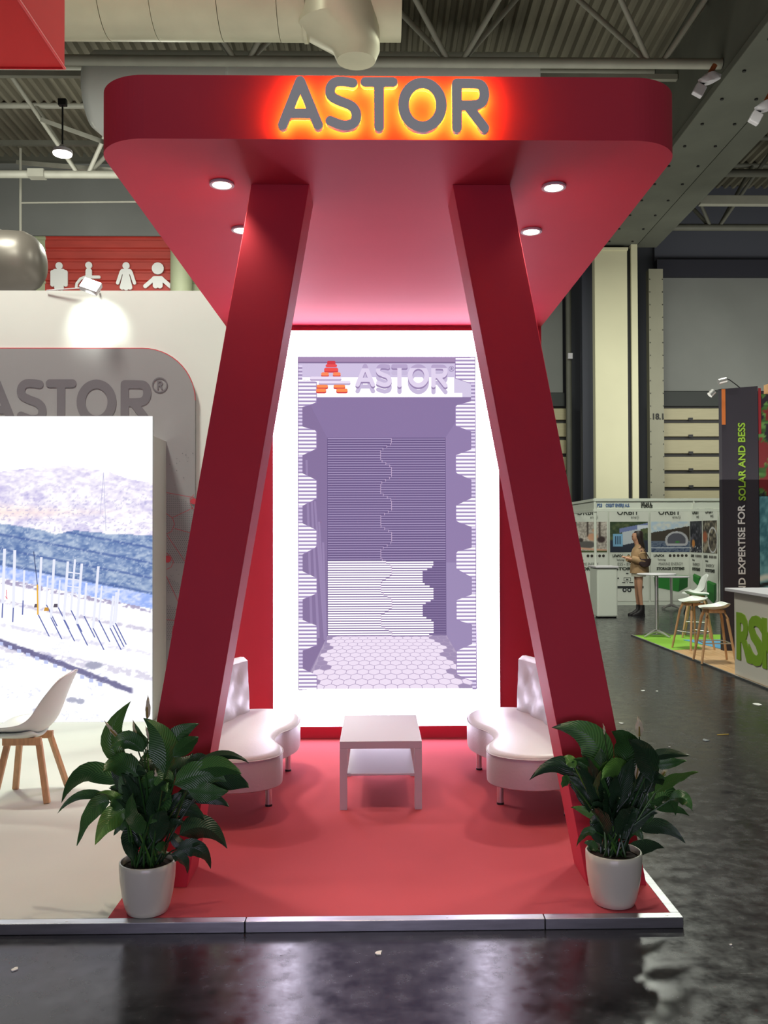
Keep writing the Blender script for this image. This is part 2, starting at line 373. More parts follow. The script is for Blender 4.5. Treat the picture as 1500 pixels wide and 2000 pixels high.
# restroom pictograms (px/unit: one px of the photograph at 27 m)
PIC = mat('sign_white', (232, 232, 228), .5)
rs = thing('restroom_sign', 'four white restroom pictograms on red cladding above the white wall', 'sign', (-8, 26.9, 9.2))
def pic(name, cx, strokes):
    sh = shape(strokes, 1.6); s = 27/FPX/1.9
    o = at(cx, 563, 26.9)
    stamp(MB(), sh, lambda x, y, d: (o.x+x*s, 26.9+d, o.z+y*s), 0, .05).build(name, PIC, rs)
pic('man_pictogram', 115, [([(0, 84)], 26), ([(-14, 62), (14, 62)], 20), ([(-24, 60), (-24, 14)], 15), ([(24, 60), (24, 14)], 15), ([(-8, 60), (-8, 2)], 18), ([(8, 60), (8, 2)], 18)])
pic('wheelchair_pictogram', 173, [([(0, 86)], 25), ([(0, 64), (0, 44)], 23), ([(2, 42), (38, 42)], 11), ([(-8, 44), (-30, 36), (-44, 18), (-46, 4)], 9)])
pic('woman_pictogram', 246, [([(0, 84)], 26), ([(-12, 62), (12, 62)], 20), ([(-18, 60), (-31, 20)], 12), ([(18, 60), (31, 20)], 12), ([(0, 60), (-14, 4)], 18), ([(0, 60), (14, 4)], 18), ([(0, 50), (0, 4)], 22)])
pic('child_pictogram', 308, [([(0, 74)], 44), ([(-12, 34), (12, 34)], 22), ([(-16, 34), (-46, 8)], 15), ([(16, 34), (46, 8)], 15), ([(-8, 30), (-8, 10)], 20), ([(8, 30), (8, 10)], 20)])
# right far wall: panels, doors, columns
struct(B('wall_panel_upper', (9.1, 29.0, 6.45), (17, 29.2, 10.15), GREYW)).name = 'wall_right_upper'
struct(B('wall_right_far', (5.0, 29.0, 6.40), (6.05, 29.2, 13.2), GREYW))
struct(B('trim_1', (9.1, 28.8, 10.15), (17, 29.1, 10.7), mat('dark_beam', (38, 38, 48), .7)))
struct(B('trim_2', (9.1, 28.95, 5.95), (17, 29.05, 6.43), mat('dark_green_strip', (48, 52, 50), .6)))
struct(B('trim_3', (4.0, 28.95, 5.95), (6.1, 29.05, 6.38), _M['dark_green_strip']))
struct(B('wall_right_top', (9.1, 29.05, 10.7), (17, 29.15, 13.2), mat('blue_grey_wall', (76, 78, 88), .8)))
SLAT = mat('door_slat', (176, 168, 134), .45, var=.05, scale=2, stretch=(1, 1, 12)); GAP = mat('door_gap', (48, 46, 46), .6)
for nm, xa, xb in (('door_1', 9.12, 13.2), ('door_2', 2.5, 6.15)):
    d = thing(nm, None, None, ((xa+xb)/2, 29, 0)); d['kind'] = 'structure'
    B('door_backing', (xa, 29.08, 0), (xb, 29.14, 5.95), GAP, d)
    z = 5.51; base = None
    while z > 0:
        hh = .37 if z == 5.51 else .44
        B('slat', (xa, 28.98, z), (xb, 29.08, z+hh), SLAT, d, bevel=.015); 
        MB().lathe([(.03, 0), (.03, .04)], (0, 0), 8)
        m_ = MB(); m_.box((xa+1.02, 28.94, z-.02), (xa+1.16, 28.99, z+.06)); m_.build('slat_latch', BLACK, d)
        z -= .55
    B('door_frame', (xa-.12 if nm == 'door_1' else xb, 28.9, 0), (xa if nm == 'door_1' else xb+.12, 29.05, 5.95), STEELD, d)
COLC = mat('cream_column', (208, 204, 172), .55, var=.05, scale=.5)
c = thing('building_column', 'tall cream column carrying the girder behind the booths', 'column', (7.2, 27, 0))
B('shaft', (6.62, 27, 0), (7.62, 27.6, 10.5), COLC, c, bevel=.02)
B('side_flange', (7.74, 27, 0), (7.93, 27.6, 10.6), COLC, c)
B('web_gap', (7.62, 27.1, 0), (7.74, 27.6, 10.5), BLACK, c)
B('cap_plate', (6.6, 26.97, 10.42), (7.64, 27.6, 10.5), COLC, c)
B('side_flange', (6.3, 27.3, 0), (6.62, 27.6, 11), mat('navy_steel', (38, 40, 52), .6), c)
c = thing('door_post', 'grey riveted door post marked 18.1 right of the cream column', 'column', (8.8, 28, 0))
B('shaft', (8.58, 28, 0), (9.03, 28.3, 10.15), mat('grey_post', (146, 144, 126), .6, var=.06, scale=1), c)
m_ = MB()
for i in range(24):
    for x in (8.60, 9.0): m_.box((x, 27.98, .6+i*.4), (x+.02, 28, .63+i*.4))
m_.build('rivets', BLACK, c)['kind'] = 'stuff'
text('18.1', .26, 'number', mat('number_black', (25, 25, 22), .6), c, at(1273, 819, 27.98), (1, 0, 0), (0, 0, 1), bold=.008, width=.33)
for n_, (x, r, m2, lb) in enumerate([(8.2, .13, STEELD, 'dark vertical pipe between the cream column and the post'), (6.12, .09, STEELD, 'thin grey pipe left of the cream column')]):
    tag(MB().tube([(x, 28.4, 0), (x, 28.4, 9.0 if n_ == 0 else 12)], r, 12).build('wall_pipe', m2, smooth=True), lb, 'pipe')
tag(B('switch_box', (6.06, 28.2, 7.35), (6.2, 28.3, 7.53), GLOSSW), 'small white box on the wall pipe left of column', 'box')
# big girder along Y
g = thing('roof_girder', 'massive grey roof girder running back above the aisle', 'girder', (7.3, 18, 10.6))
B('web_side', (6.82, 6, 10.78), (6.95, 27.6, 13.3), GIRD, g)
B('bottom_flange', (6.75, 6, 10.6), (7.95, 28.8, 10.78), GIRD, g, bevel=.02)
B('lower_rib', (8.05, 6, 10.7), (8.7, 27.6, 10.82), GIRD, g)
m_ = MB()
for i in range(18):
    for x in (7.0, 7.7): m_.tube([(x, 8+i*1.1, 10.57), (x, 8+i*1.1, 10.6)], .035, 6)
m_.build('bolts', BLACK, g)['kind'] = 'stuff'
def truss(Y, x0, x1, zb, rb_, label, nodes, dm, off=.95, zt=13.1, plates=()):
    t = thing('roof_truss', label, 'truss', ((x0+x1)/2, Y, zb))
    MB().tube([(x0, Y, zb), (x1, Y, zb)], rb_, 16).build('bottom_chord', dm, t, smooth=True)
    for s in (-1, 1): MB().tube([(x0, Y+s*off, zt), (x1, Y+s*off, zt)], rb_*.8, 10).build('top_chord', dm, t, smooth=True)
    for x in nodes:
        for s in (-1, 1):
            for sx in (-1, 1):
                MB().tube([(x+sx*.12, Y, zb), (x+sx*1.55, Y+s*off, zt)], rb_*.55, 10).build('diagonal', dm, t, smooth=True)
    for x in plates: B('plate', (x, Y-rb_-.03, zb-rb_), (x+.4, Y+rb_+.03, zb+rb_), dm, t)
    return t
truss(17.4, -9, 6.8, 11.04, .1, 'pale tubular roof truss just above the red canopy', [-6.7, -2.62, 1.55, 5.5], STEEL)
truss(22.6, -15, 6.8, 10.9, .1, 'second tubular truss further back on the left', [-11.6, -7.4, -3.2, 1], STEEL, plates=(-8.75,))
truss(22.6, 8.3, 15, 11.0, .1, 'tubular truss on the right beyond the girder', [8.4, 12.6], STEELD, plates=(8.3,))
truss(26.2, 8.2, 15, 10.85, .1, 'farthest dark truss over the dock door', [10.0, 14.0], STEELD)
tag(B('cable_tray', (9.0, 24.6, 10.95), (15, 24.8, 11.2), STEEL, bevel=.01), 'long grey cable tray hanging over the right dock door', 'tray')
for Y, z, n in ((20, 12.1, 'front'), (24, 12.3, 'rear')):
    tag(MB().beam((-15, Y, z), (6.8, Y, z), .12, .12).build('purlin', STEEL if n == 'front' else STEELD), 'thin %s horizontal roof rail on the left' % n, 'rail')
for i, (a, b) in enumerate((((-10, 25, 12.2), (-6.6, 22.6, 11.0)), ((-8.2, 22, 12.0), (-5.2, 19.2, 10.0)))):
    tag(MB().beam(a, b, .1, .1).build('roof_brace', STEEL), ['slanting brace behind the hanging lamp', 'slanting tube from lamp down to the canopy edge'][i], 'brace')
m_ = MB(); p = at(40, 290, 24); q = at(40, 565, 24); m_.tube([p, q], .035, 8); m_.build('x', STEEL)
cd = bpy.data.objects['x']; cd.name = 'conduit'; tag(cd, 'thin vertical conduit crossing the far left wall', 'conduit')
m_ = MB(); m_.tube([at(40, 396, 24), at(400, 393, 24)], .025, 8); tag(m_.build('conduit', STEEL), 'thin horizontal conduit branching right from the vertical one', 'conduit')
# ducts
d = thing('main_duct', 'big round silver air duct across the top of the frame', 'duct', (-2, 12, 9))
segs = [-5.2, -3.62, -2.95, -2.08, -1.3, -.95]
for a, b in zip(segs, segs[1:]): MB().tube([(a+.004, 12, 9.05), (b-.004, 12, 9.05)], .555-.003*(segs.index(a) % 2), 40).build('duct_section', DUCT, d, smooth=True, bevel=0)
MB().tube([(-.95, 12, 9.05), (.34, 12, 9.05)], .545, 40).build('duct_section', DUCT, d, smooth=True)
el = MB(); rings = []
for cx, cy, cz, sx, sy in [(-.5, 11.9, 9.7, .56, .5), (-.5, 11.85, 9.0, .56, .56), (-.5, 11.9, 8.55, .55, .5), (-.27, 12.0, 8.32, .32, .3), (-.27, 12.05, 8.2, .26, .24)]:
    rings.append([Vector((cx+sx*math.cos(2*PI*j/32), cy+sy*math.sin(2*PI*j/32), cz)) for j in range(32)])
el.loft(rings); el.build('duct_elbow', DUCT, d, smooth=True)
MB().tube([(-.98, 12, 9.05), (-.93, 12, 9.05)], .57, 40).build('duct_collar', DUCT, d, smooth=False)
d = thing('pale_duct', 'long pale white duct behind the truss above the canopy', 'duct', (-2, 19.5, 11))
PALE = mat('pale_duct_paint', (244, 246, 240), .35)
m_ = MB(); pts = [(-6.2, 19.2, 11.25), (-6.12, 19.2, 11.25), (-5.9, 19.2, 11.25), (3.4, 19.2, 11.25)]; m_.tube(pts, [.4, .68, .86, .86], 40); m_.build('duct_body', PALE, d, smooth=True)
for x in (-3.1, .6): MB().tube([(x, 19.2, 11.25), (x+.05, 19.2, 11.25)], .875, 40).build('duct_seam', PALE, d)
d = thing('side_duct', 'dark round duct end at the left edge beside the restroom sign', 'duct', (-6.5, 15, 6.4))
DG = mat('grey_duct', (120, 112, 104), .4, metal=.4)
prof = [(-9, .52), (-6.1, .52), (-5.85, .5), (-5.7, .42), (-5.6, .3), (-5.56, .12)]
MB().tube([(x, 15, 6.35) for x, r in prof], [r for x, r in prof], 32).build('duct_body', DG, d, smooth=True)
MB().tube([(-6.3, 15, 6.35), (-6.25, 15, 6.35)], .54, 32).build('duct_seam', DG, d)
# hanging lamps
LAMP = mat('lamp_glow', (255, 250, 225), .4, emit=14)
l = thing('high_bay_lamp', 'lit round high bay lamp hanging at the upper left', 'lamp', (-7, 20, 10.3))
p = at(122, 298, 20)
MB().lathe([(.06, p.z+.16), (.1, p.z+.1), (.2, p.z+.06), (.215, p.z-.02)], (p.x, p.y), 24).build('lamp_housing', GLOSSW, l, smooth=True)
MB().lathe([(.2, p.z-.05), (.2, p.z-.02)], (p.x, p.y), 24).build('lamp_lens', LAMP, l)
MB().tube([(p.x, p.y, p.z+.15), (p.x, p.y, p.z+1.2)], .02, 6).build('lamp_cable', BLACK, l)
MB().box((p.x-.09, p.y-.06, p.z+1.05), (p.x+.09, p.y+.06, p.z+1.2)).build('lamp_driver', BLACK, l, bevel=.01)
def cctv(px, py, Y, label):
    p = at(px, py, Y); l = thing('ceiling_sensor', label, 'sensor', p)
    rr = [[p+Vector((.22*s*math.cos(a), .1*math.sin(a), dz+.05*s*math.cos(a))) for a in np.linspace(0, 2*PI, 16, endpoint=False)] for s, dz in ((.5, .08), (1, .02), (.95, -.05), (.5, -.08))]
    MB().loft(rr).build('dome', GLOSSW, l, smooth=True)
    M_ = Matrix.Translation(p+Vector((-.2, 0, -.23)))@Matrix.Rotation(.5, 4, 'Y')
    MB().box((-.1, -.06, -.11), (.1, .06, .11), M_).build('box_head', GLOSSW, l, bevel=.02)
    MB().tube([p+Vector((-.08, 0, -.05)), p+Vector((-.16, 0, -.14))], .03, 8).build('joint', BLACK, l)
    MB().tube([p+Vector((0, 0, .08)), p+Vector((.1, 0, .25))], .05, 8).build('mount', mat('orange_mount', (150, 80, 40), .6), l)
cctv(1386, 153, 16.6, 'white sensor head clamped below the truss end at upper right')
cctv(1496, 207, 16.6, 'white sensor half cut by the right edge of the picture')
# hanging red banner box
RF = mat('red_fabric', (206, 40, 36), .8, bump=.05, scale=30)
hb = thing('hanging_banner_box', 'red fabric banner box hanging at the upper left corner', 'banner', (-3.5, 4.5, 4.9))
B('fabric_box', (-5, 3.0, 4.92), (-2.09, 6.0, 6.6), RF, hb)
m_ = MB(); m_.tube([(-5, 6.0, 4.92), (-2.09, 6.0, 4.92), (-2.09, 3.0, 4.92)], .012, 8); m_.build('hem_tube', mat('red_hem', (220, 44, 48), .4), hb, smooth=True)
sh = shape([([(0, 0), (0, 90)], 26)], 6.)
stamp(MB(), sh, lambda x, y, dd: (-2.085+dd, 5.55-x*.0024, 5.33+y*.0024), 0, .003).build('printed_mark', PIC, hb)
# ================================================================ the stand
PZ = .05
st_ = thing('stand_platform', 'low exhibition platform with red and white carpet and metal edge', 'platform', (-1, 6.5, 0))
B('platform_core', (-6, 4.08, 0), (1.35, 9.0, .040), mat('platform_core', (60, 60, 60), .8), st_)
B('white_carpet', (-6, 4.10, .036), (-1.225, 9.0, PZ), WCARPET, st_)
B('red_carpet', (-1.225, 4.10, .036), (1.335, 9.0, PZ), CARPET, st_)
for a, b in ((-6, -1.95), (-1.947, -.6), (-.597, .75), (.753, 1.378)): B('edge_profile', (a, 4.05, .0), (b, 4.105, .05), ALU, st_, bevel=.003)
B('edge_profile', (1.33, 4.105, .0), (1.378, 9.0, .05), ALU, st_, bevel=.003)
m_ = MB()
for x in (-1.4, -.41, .31, 1.31): m_.tube([(x, 4.075, .049), (x, 4.075, .051)], .006, 8)
m_.build('screws', CHROME, st_)['kind'] = 'stuff'
cn = thing('canopy_portal', 'tall red portal with lit ASTOR letters, slanted legs and back panel', 'canopy', (.05, 5.8, .05))
CX0, CX1, CY0, CY1, CZ0, CZ1 = -1.29, 1.415, 4.03, 7.66, 3.57, 3.86
def rrect(x0, x1, y0, y1, r, n=10, back=True):
    pts = []
    for cx, cy, a0 in ((x0+r, y0+r, PI), (x1-r, y0+r, 1.5*PI)):
        pts += [(cx+r*math.cos(a0+k*PI/2/n), cy+r*math.sin(a0+k*PI/2/n)) for k in range(n+1)]
    return pts+[(x1, y1), (x0, y1)]
MB().prism(rrect(CX0, CX1, CY0, CY1, .24, 16), CZ0, CZ1).build('canopy_roof', RED, cn)
B('back_panel', (CX0, 7.665, PZ), (CX1, 7.70, CZ1), RED, cn)
B('back_casing', (CX0+.01, 7.70, PZ), (CX1-.01, 8.2, CZ1-.01), WHITE, cn)
def leg(b0, b1, t0, t1, yb, yt, dep):
    m = MB(); m.hexa([(b0, yb, PZ), (b1, yb, PZ), (b1, yb+dep, PZ), (b0, yb+dep, PZ)], [(t0, yt, CZ0), (t1, yt, CZ0), (t1, yt+dep, CZ0), (t0, yt+dep, CZ0)])
    m.build('support_leg', RED, cn, bevel=.003)
leg(-1.234, -.942, -.637, -.342, 4.45, 4.55, .28)
leg(1.03, 1.322, .389, .683, 4.42, 4.545, .30)
HALO = mat('orange_halo_light', (255, 165, 35), .5, emit=60)
o0 = at(500+130/3, 130+64/3, CY0-.045); o1 = at(500+1367/3, 130+390/3, CY0-.045)
us = (o1.x-o0.x)/(1367-130)
_zt = at(500+700/3, 130+66/3, CY0-.045).z; _zb = at(500+700/3, 130+386/3, CY0-.045).z
vs_ = (_zt-_zb)/(386-66)
lf = lambda x, y, d: (o0.x+(x-130)*us, CY0-.045+d, _zt-(y-66)*vs_-.00)
for ch in 'ASTOR':
    lt = stamp(MB(), GLM[ch], lf, -.012, .012).build('letter', SHELLGREY, cn)
    hs = shape([(p_, w_-16) for p_, w_ in GL[ch]], 9.)
    stamp(MB(), hs, lf, .013, .026).build('halo_light', HALO, lt)
DLM = mat('downlight_glow', (255, 240, 205), .4, emit=18)
for x, y in ((-.785, 4.54), (-.785, 5.22), (.91, 4.56), (.91, 5.23)):
    r = MB().lathe([(.062, CZ0-.001), (.062, CZ0-.012), (.048, CZ0-.012), (.048, CZ0-.002)], (x, y), 28).build('downlight', GLOSSW, cn, smooth=False)
    MB().lathe([(.046, CZ0-.010), (.046, CZ0-.004)], (x, y), 28).build('downlight_lens', DLM, r)
    l = bpy.data.lights.new('downlight_beam', 'SPOT'); l.energy = 80; l.color = (1, .84, .66); l.spot_size = 1.7; l.spot_blend = .9; l.shadow_soft_size = .05
    o = bpy.data.objects.new('downlight_beam', l); COL.objects.link(o); o.location = (x, y, CZ0-.03)
# ---- centre LED screen
sc = thing('led_screen', 'tall white-bordered LED screen showing a slatted niche with ASTOR logo', 'screen', (.08, 7.6, .163))
B('screen_cabinet', (-.883, 7.61, .163), (1.037, 7.665, 3.522), mat('screen_cabinet', (210, 205, 220), .5), sc)
def q3(px, py, layer): return (-.883+(px-535)/440*1.92, 7.609-.0004*layer, .163+(1416-py)/768*3.359)
pm = MB(); KW = 10.5
def poly(pts, c, layer, k=1.0):
    c = tuple(v*k for v in lin(c)); pm.add([q3(x, y, layer) for x, y in pts], [tuple(range(len(pts)))], c)
def rect(x0, y0, x1, y1, c, layer, k=1.0): poly([(x0, y1), (x1, y1), (x1, y0), (x0, y0)], c, layer, k)
Wt = (240, 230, 255)
for a in ((535, 648, 975, 700), (535, 1344, 975, 1416), (535, 700, 584, 1344), (929, 700, 975, 1344)): rect(*a, Wt, 1, KW)
rect(584, 700, 929, 1344, (150, 134, 172), 1)
rect(584, 700, 925, 711, (164, 140, 178), 2); rect(584, 709, 925, 712, (128, 110, 150), 3)
rect(584, 712, 925, 740, (208, 196, 228), 2); rect(590, 739, 888, 778, (255, 252, 255), 3, 1.2)
rect(888, 739, 922, 778, (214, 204, 232), 3); rect(888, 770, 904, 778, (255, 252, 255), 4, 1.2)
poly([(590, 778), (922, 778), (871, 857), (640, 857)], (138, 120, 164), 4)
poly([(592, 778), (600, 778), (640, 857), (640, 1241), (605, 1310), (592, 1344)], (134, 116, 158), 5)
for k in range(5):
    xx = 598+k*8; poly([(xx, 900+k*40), (xx+4, 900+k*40), (min(xx+14+k*5, 639), 1241+k*4), (min(xx+9+k*5, 636), 1241+k*4)], (152, 134, 176), 6)
poly([(871, 857), (922, 778), (925, 1330), (871, 1241)], (146, 128, 172), 5); poly([(871, 1100), (925, 1100), (925, 1330), (871, 1241)], (156, 140, 182), 6)
rect(640, 857, 871, 1241, (108, 92, 136), 5)
for i in range(82):
    y = 858+i*4.68
    if y > 1239: break
    ph = ((y-857) % 64)/64; sx = 744+21*(.5+.5*max(-1, min(1, 1.6*math.cos(2*PI*ph))))
    lit = y > 1094
    ph2 = ((y-1094) % 64)/64; xe = 825+21*(.5+.5*max(-1, min(1, 2*math.cos(2*PI*ph2))))
    for a, b, o in ((641, sx, 0), (sx, 870, 1.1)):
        if lit:
            e = min(b, xe)
            rect(a, y+o, e, y+o+2.9, (255, 250, 255), 6, 1.3)
            if b > xe: rect(xe, y+o, b, y+o+1.2, (146, 130, 172), 6)
        else: rect(a, y+o, b, y+o+1.3, (176, 160, 200), 6)
        if lit: rect(a, y+o+2.6, e, y+o+4.7, (128, 110, 156), 6.5)
    rect(sx-.5, y, sx+.6, y+4.7, (196, 172, 204), 7)
poly([(640, 1241), (871, 1241), (932, 1344), (592, 1344)], (176, 160, 192), 5)
for r_ in range(-1, 16):
    for c_ in range(-14, 15):
        hx = []
        for k in range(6):
            a = PI/6+k*PI/3; gx = c_+(.5 if r_ % 2 else 0)+.555*math.cos(a)*.98; gy = r_*.866+.555*math.sin(a)*.95
            it = 1-gy*.0265
            t = 1/it; hx.append((752+gx*16.7*t, 1002+238*t))
        if max(p[1] for p in hx) < 1242 or min(p[1] for p in hx) > 1342: continue
        cx = sum(p[0] for p in hx)/6; cy = sum(p[1] for p in hx)/6
        f_ = (cy-1241)/103; xl = 640-42*f_; xr = 871+60*f_
        if cx < xl-3 or cx > xr+3: continue
        wv = 13*math.sin(cy*.19)
        dk = cx < xl+14+wv*.8 or cx > xr-24+wv*1.2
        poly([(min(max(x, xl), xr), min(max(y, 1241), 1344)) for x, y in hx], (160, 144, 180) if dk else (240, 226, 246), 6)
rect(592, 1320, 605, 1344, (240, 226, 246), 6)
LT = [(744, 748, 789, 797), (835, 843, 878, 891), (926, 939, 975, 989), (1023, 1036, 1069, 1083), (1116, 1129, 1159, 1170), (1210, 1221, 1259, 1269), (1304, 1317, 1344, 1344)]
RT = [(701, 701, 741, 751), (786, 794, 834, 845), (880, 891, 926, 939), (975, 989, 1020, 1031), (1071, 1079, 1112, 1129), (1162, 1173, 1211, 1221), (1258, 1271, 1317, 1330)]
def tooth(xo, xm, xi, T, lay):
    ys, yf, ye, yn = T
    def xat(y):
        if y < yf: return xm+(xi-xm)*(y-ys)/max(yf-ys, .1)
        if y > ye: return xi+(xm-xi)*(y-ye)/max(yn-ye, .1)
        return xi
    y = ys
    while y < yn:
        for h_, c_, k_ in ((3.5, (255, 250, 255), 1.05), (1.2, (206, 192, 226), 1), (2.6, (158, 140, 186), 1)):
            y2 = min(y+h_, yn)
            if y2 > y: poly([(xo, y2), (xat(y2), y2), (xat(y), y), (xo, y)] if xi > xo else [(xat(y2), y2), (xo, y2), (xo, y), (xat(y), y)], c_, lay, k_)
            y = y2
    e = 1.2 if xi > xo else -1.2
    for (xa, ya), (xb, yb) in (((xm, ys), (xi, yf)), ((xi, yf), (xi, ye)), ((xi, ye), (xm, yn))):
        poly([(xa, ya), (xa+e, ya+.6), (xb+e, yb+.6), (xb, yb)], (150, 128, 178), lay+1)
for side, (xo, xm) in enumerate(((584, 592), (929, 921))):
    y = 702 if side else 716
    while y < 1340:
        rect(min(xo, xm), y, max(xo, xm), y+3.6, (226, 214, 242), 7); rect(min(xo, xm), y+3.6, max(xo, xm), y+7, (158, 142, 184), 7); y += 7
    for T in (RT if side else LT): tooth(xo, xm, 891 if side else 619, T, 8)
def bar(x0, x1, y0, y1, c, sh_=(168, 50, 66)):
    r = (y1-y0)/2
    for dy, cc, L_ in ((3, sh_, 12), (0, c, 13)):
        pts = [(x0+r+r*math.cos(a), (y0+y1)/2+dy+r*math.sin(a)) for a in np.linspace(PI*.5, PI*1.5, 7)]+[(x1-r+r*math.cos(a), (y0+y1)/2+dy+r*math.sin(a)) for a in np.linspace(-PI/2, PI/2, 7)]
        poly(pts, cc, L_, 1.05)
Z6 = lambda x, y: (540+x/3.409, 640+y/3.409)
for x0, x1, y0, y1, c in ((342, 398, 230, 248, (206, 60, 72)), (332, 408, 252, 272, (232, 78, 82)), (322, 416, 276, 298, (240, 82, 78)), (302, 354, 306, 328, (252, 138, 92)), (380, 432, 306, 328, (252, 138, 92)),
                          (228, 437, 334, 352, (232, 220, 242)), (286, 497, 362, 380, (232, 220, 242)), (272, 348, 388, 408, (254, 142, 84)), (384, 462, 388, 408, (254, 142, 84)), (268, 336, 414, 436, (254, 142, 84)), (402, 478, 414, 436, (254, 142, 84))):
    a = Z6(x0, y0); b = Z6(x1, y1); bar(a[0], b[0], a[1], b[1], c, (178, 160, 196) if c[0] == 232 else (206, 66, 70))
k6 = (1143-530)/3.409/(1367-130)
for dy, cc, L_, kk in ((13, (200, 188, 220), 11, 1), (3.4, (152, 134, 176), 12, 1), (0, (226, 214, 240), 14, 1)):
    for ch in 'ASTOR':
        stamp(pm, GLM[ch], lambda x, y, d: q3(695.5+(x-130)*k6, 713+dy+(y-64)*k6*.98, L_), 0, None, tuple(v*kk for v in lin(cc)))
for ch in 'ASTOR':
    for p_ in GLM[ch][0]:
        if max(y for x, y in p_) < 130: pm.add([q3(695.5+(x-130)*k6, 713+(y-64)*k6*.98, 15) for x, y in p_], [tuple(range(len(p_)))], lin((184, 168, 206)))
stamp(pm, REG, lambda x, y, d: q3(883+(x-1427)*k6, 723+(y-112)*k6, 14), 0, None, lin((128, 112, 156)))
for a in ((583, 699.4, 930, 700.6), (583, 700, 584.4, 1345), (928.6, 700, 930, 1345), (583, 1344, 600, 1345)): rect(*a, (140, 118, 164), 16)
pm.build('screen_picture', SCREEN, sc, fix=False)
# ---- left part: white wall, grey printed panel, LED screen in a box
lw = thing('display_wall', 'white exhibition wall with rounded grey printed panel', 'wall', (-3.2, 9.0, .05))
B('wall_board', (-6, 9.0, PZ), (-1.15, 9.12, 4.24), WHITE, lw)
pts = [(-6, PZ), (-1.815, PZ)]; r = .52
pts += [(-1.815-r+r*math.cos(a), 3.65-r+r*math.sin(a)) for a in np.linspace(0, PI/2, 14)]+[(-6, 3.65)]
MB().prism(pts, 8.95, 9.0, 'y').build('rounded_panel', mat('grey_print', (150, 146, 148), .6), lw)
MB().tube([(x+.0, 8.955, z) for x, z in pts[2:]], .006, 6).build('red_rim', mat('red_rim', (205, 70, 80), .4), lw)
LG = mat('grey_lettering', (112, 106, 112), .6)
kk = (2.25-2.05)  # noqa
a0 = at(33, 740, 8.945); a1 = at(296, 740, 8.945); us2 = (a1.x-a0.x)/(1369-405)
for ch in 'ASTOR':
    stamp(MB(), GLM[ch], lambda x, y, d: (a0.x+(x-405)*us2, 8.945+d, a0.z-(y-66)*us2*1.02), 0, .004).build('wall_letter', LG, lw)
rg = at(312, 752, 8.945); stamp(MB(), REG, lambda x, y, d: (rg.x+(x-1427)*.0021, 8.945+d, rg.z-(y-112)*.0021), 0, .004).build('registered_mark', LG, lw)
dm = MB(); DK = lin((98, 98, 104)); RD = lin((190, 60, 72))
def dq(px, py, s, c, dd=0):
    p = at(px, py, 8.944-dd); s *= 8.95/FPX; dm.add([(p.x-s, p.y, p.z-s), (p.x+s, p.y, p.z-s), (p.x+s, p.y, p.z+s), (p.x-s, p.y, p.z+s)], [(0, 1, 2, 3)], c)
for a, b in ((962, 1100), (1128, 1160), (1180, 1250)):
    y = a
    while y < b:
        x = 326.5+((y-a)/3.6 % 2)*1.2
        while x < 379:
            if not (a > 1100 and x > 352) and y > a+(x-326)*.45: dq(x, y, .75, DK)
            x += 3.9
        y += 3.6
random.seed(5)
for k in range(26): dq(random.uniform(327, 378), random.choice([random.uniform(885, 950), random.uniform(1098, 1126)]), random.uniform(.5, .9), DK)
def rl(pp, wd=.9):
    for (xa, ya), (xb, yb) in zip(pp, pp[1:]):
        p = at(xa, ya, 8.943); q = at(xb, yb, 8.943); n = Vector((-(q.z-p.z), 0, q.x-p.x)).normalized()*wd*8.95/FPX/2
        dm.add([p-n, q-n, q+n, p+n], [(0, 1, 2, 3)], RD)
for pp in ([(325, 962), (379, 972)], [(325, 1003), (337, 1012), (341, 1024), (335, 1038), (325, 1043)], [(337, 1011), (377, 992)], [(341, 1032), (379, 1043)], [(326, 1045), (365, 1102)], [(325, 1125), (350, 1180)], [(325, 1210), (345, 1212)],
           [(379, 966), (371, 975), (372, 986), (379, 996)], [(325, 1080), (333, 1086), (339, 1098), (334, 1108), (325, 1112)], [(345, 1212), (338, 1224), (336, 1238), (340, 1250)]): rl(pp)
for cx, cy, rr_ in ((378, 979, 6), (327, 1092, 7)):
    p = at(cx, cy, 8.942); dm.add([(p.x+rr_*8.95/FPX*math.cos(a), p.y, p.z+rr_*8.95/FPX*math.sin(a)) for a in np.linspace(0, 2*PI, 16, endpoint=False)], [tuple(range(15, -1, -1))], RD)
dm.build('printed_pattern', PRINT, lw, fix=False)['kind'] = 'stuff'
ls = thing('large_led_screen', 'large LED screen showing a hillside construction site with posts', 'screen', (-3.5, 8.6, .05))
B('screen_box', (-5.2, 8.45, PZ), (-2.1, 8.95, 2.72), mat('screen_box_grey', (206, 205, 202), .5), ls, bevel=.004)
B('screen_cabinet', (-5.2, 8.405, PZ), (-2.1, 8.45, 2.9), mat('screen_cabinet2', (190, 195, 200), .5), ls)
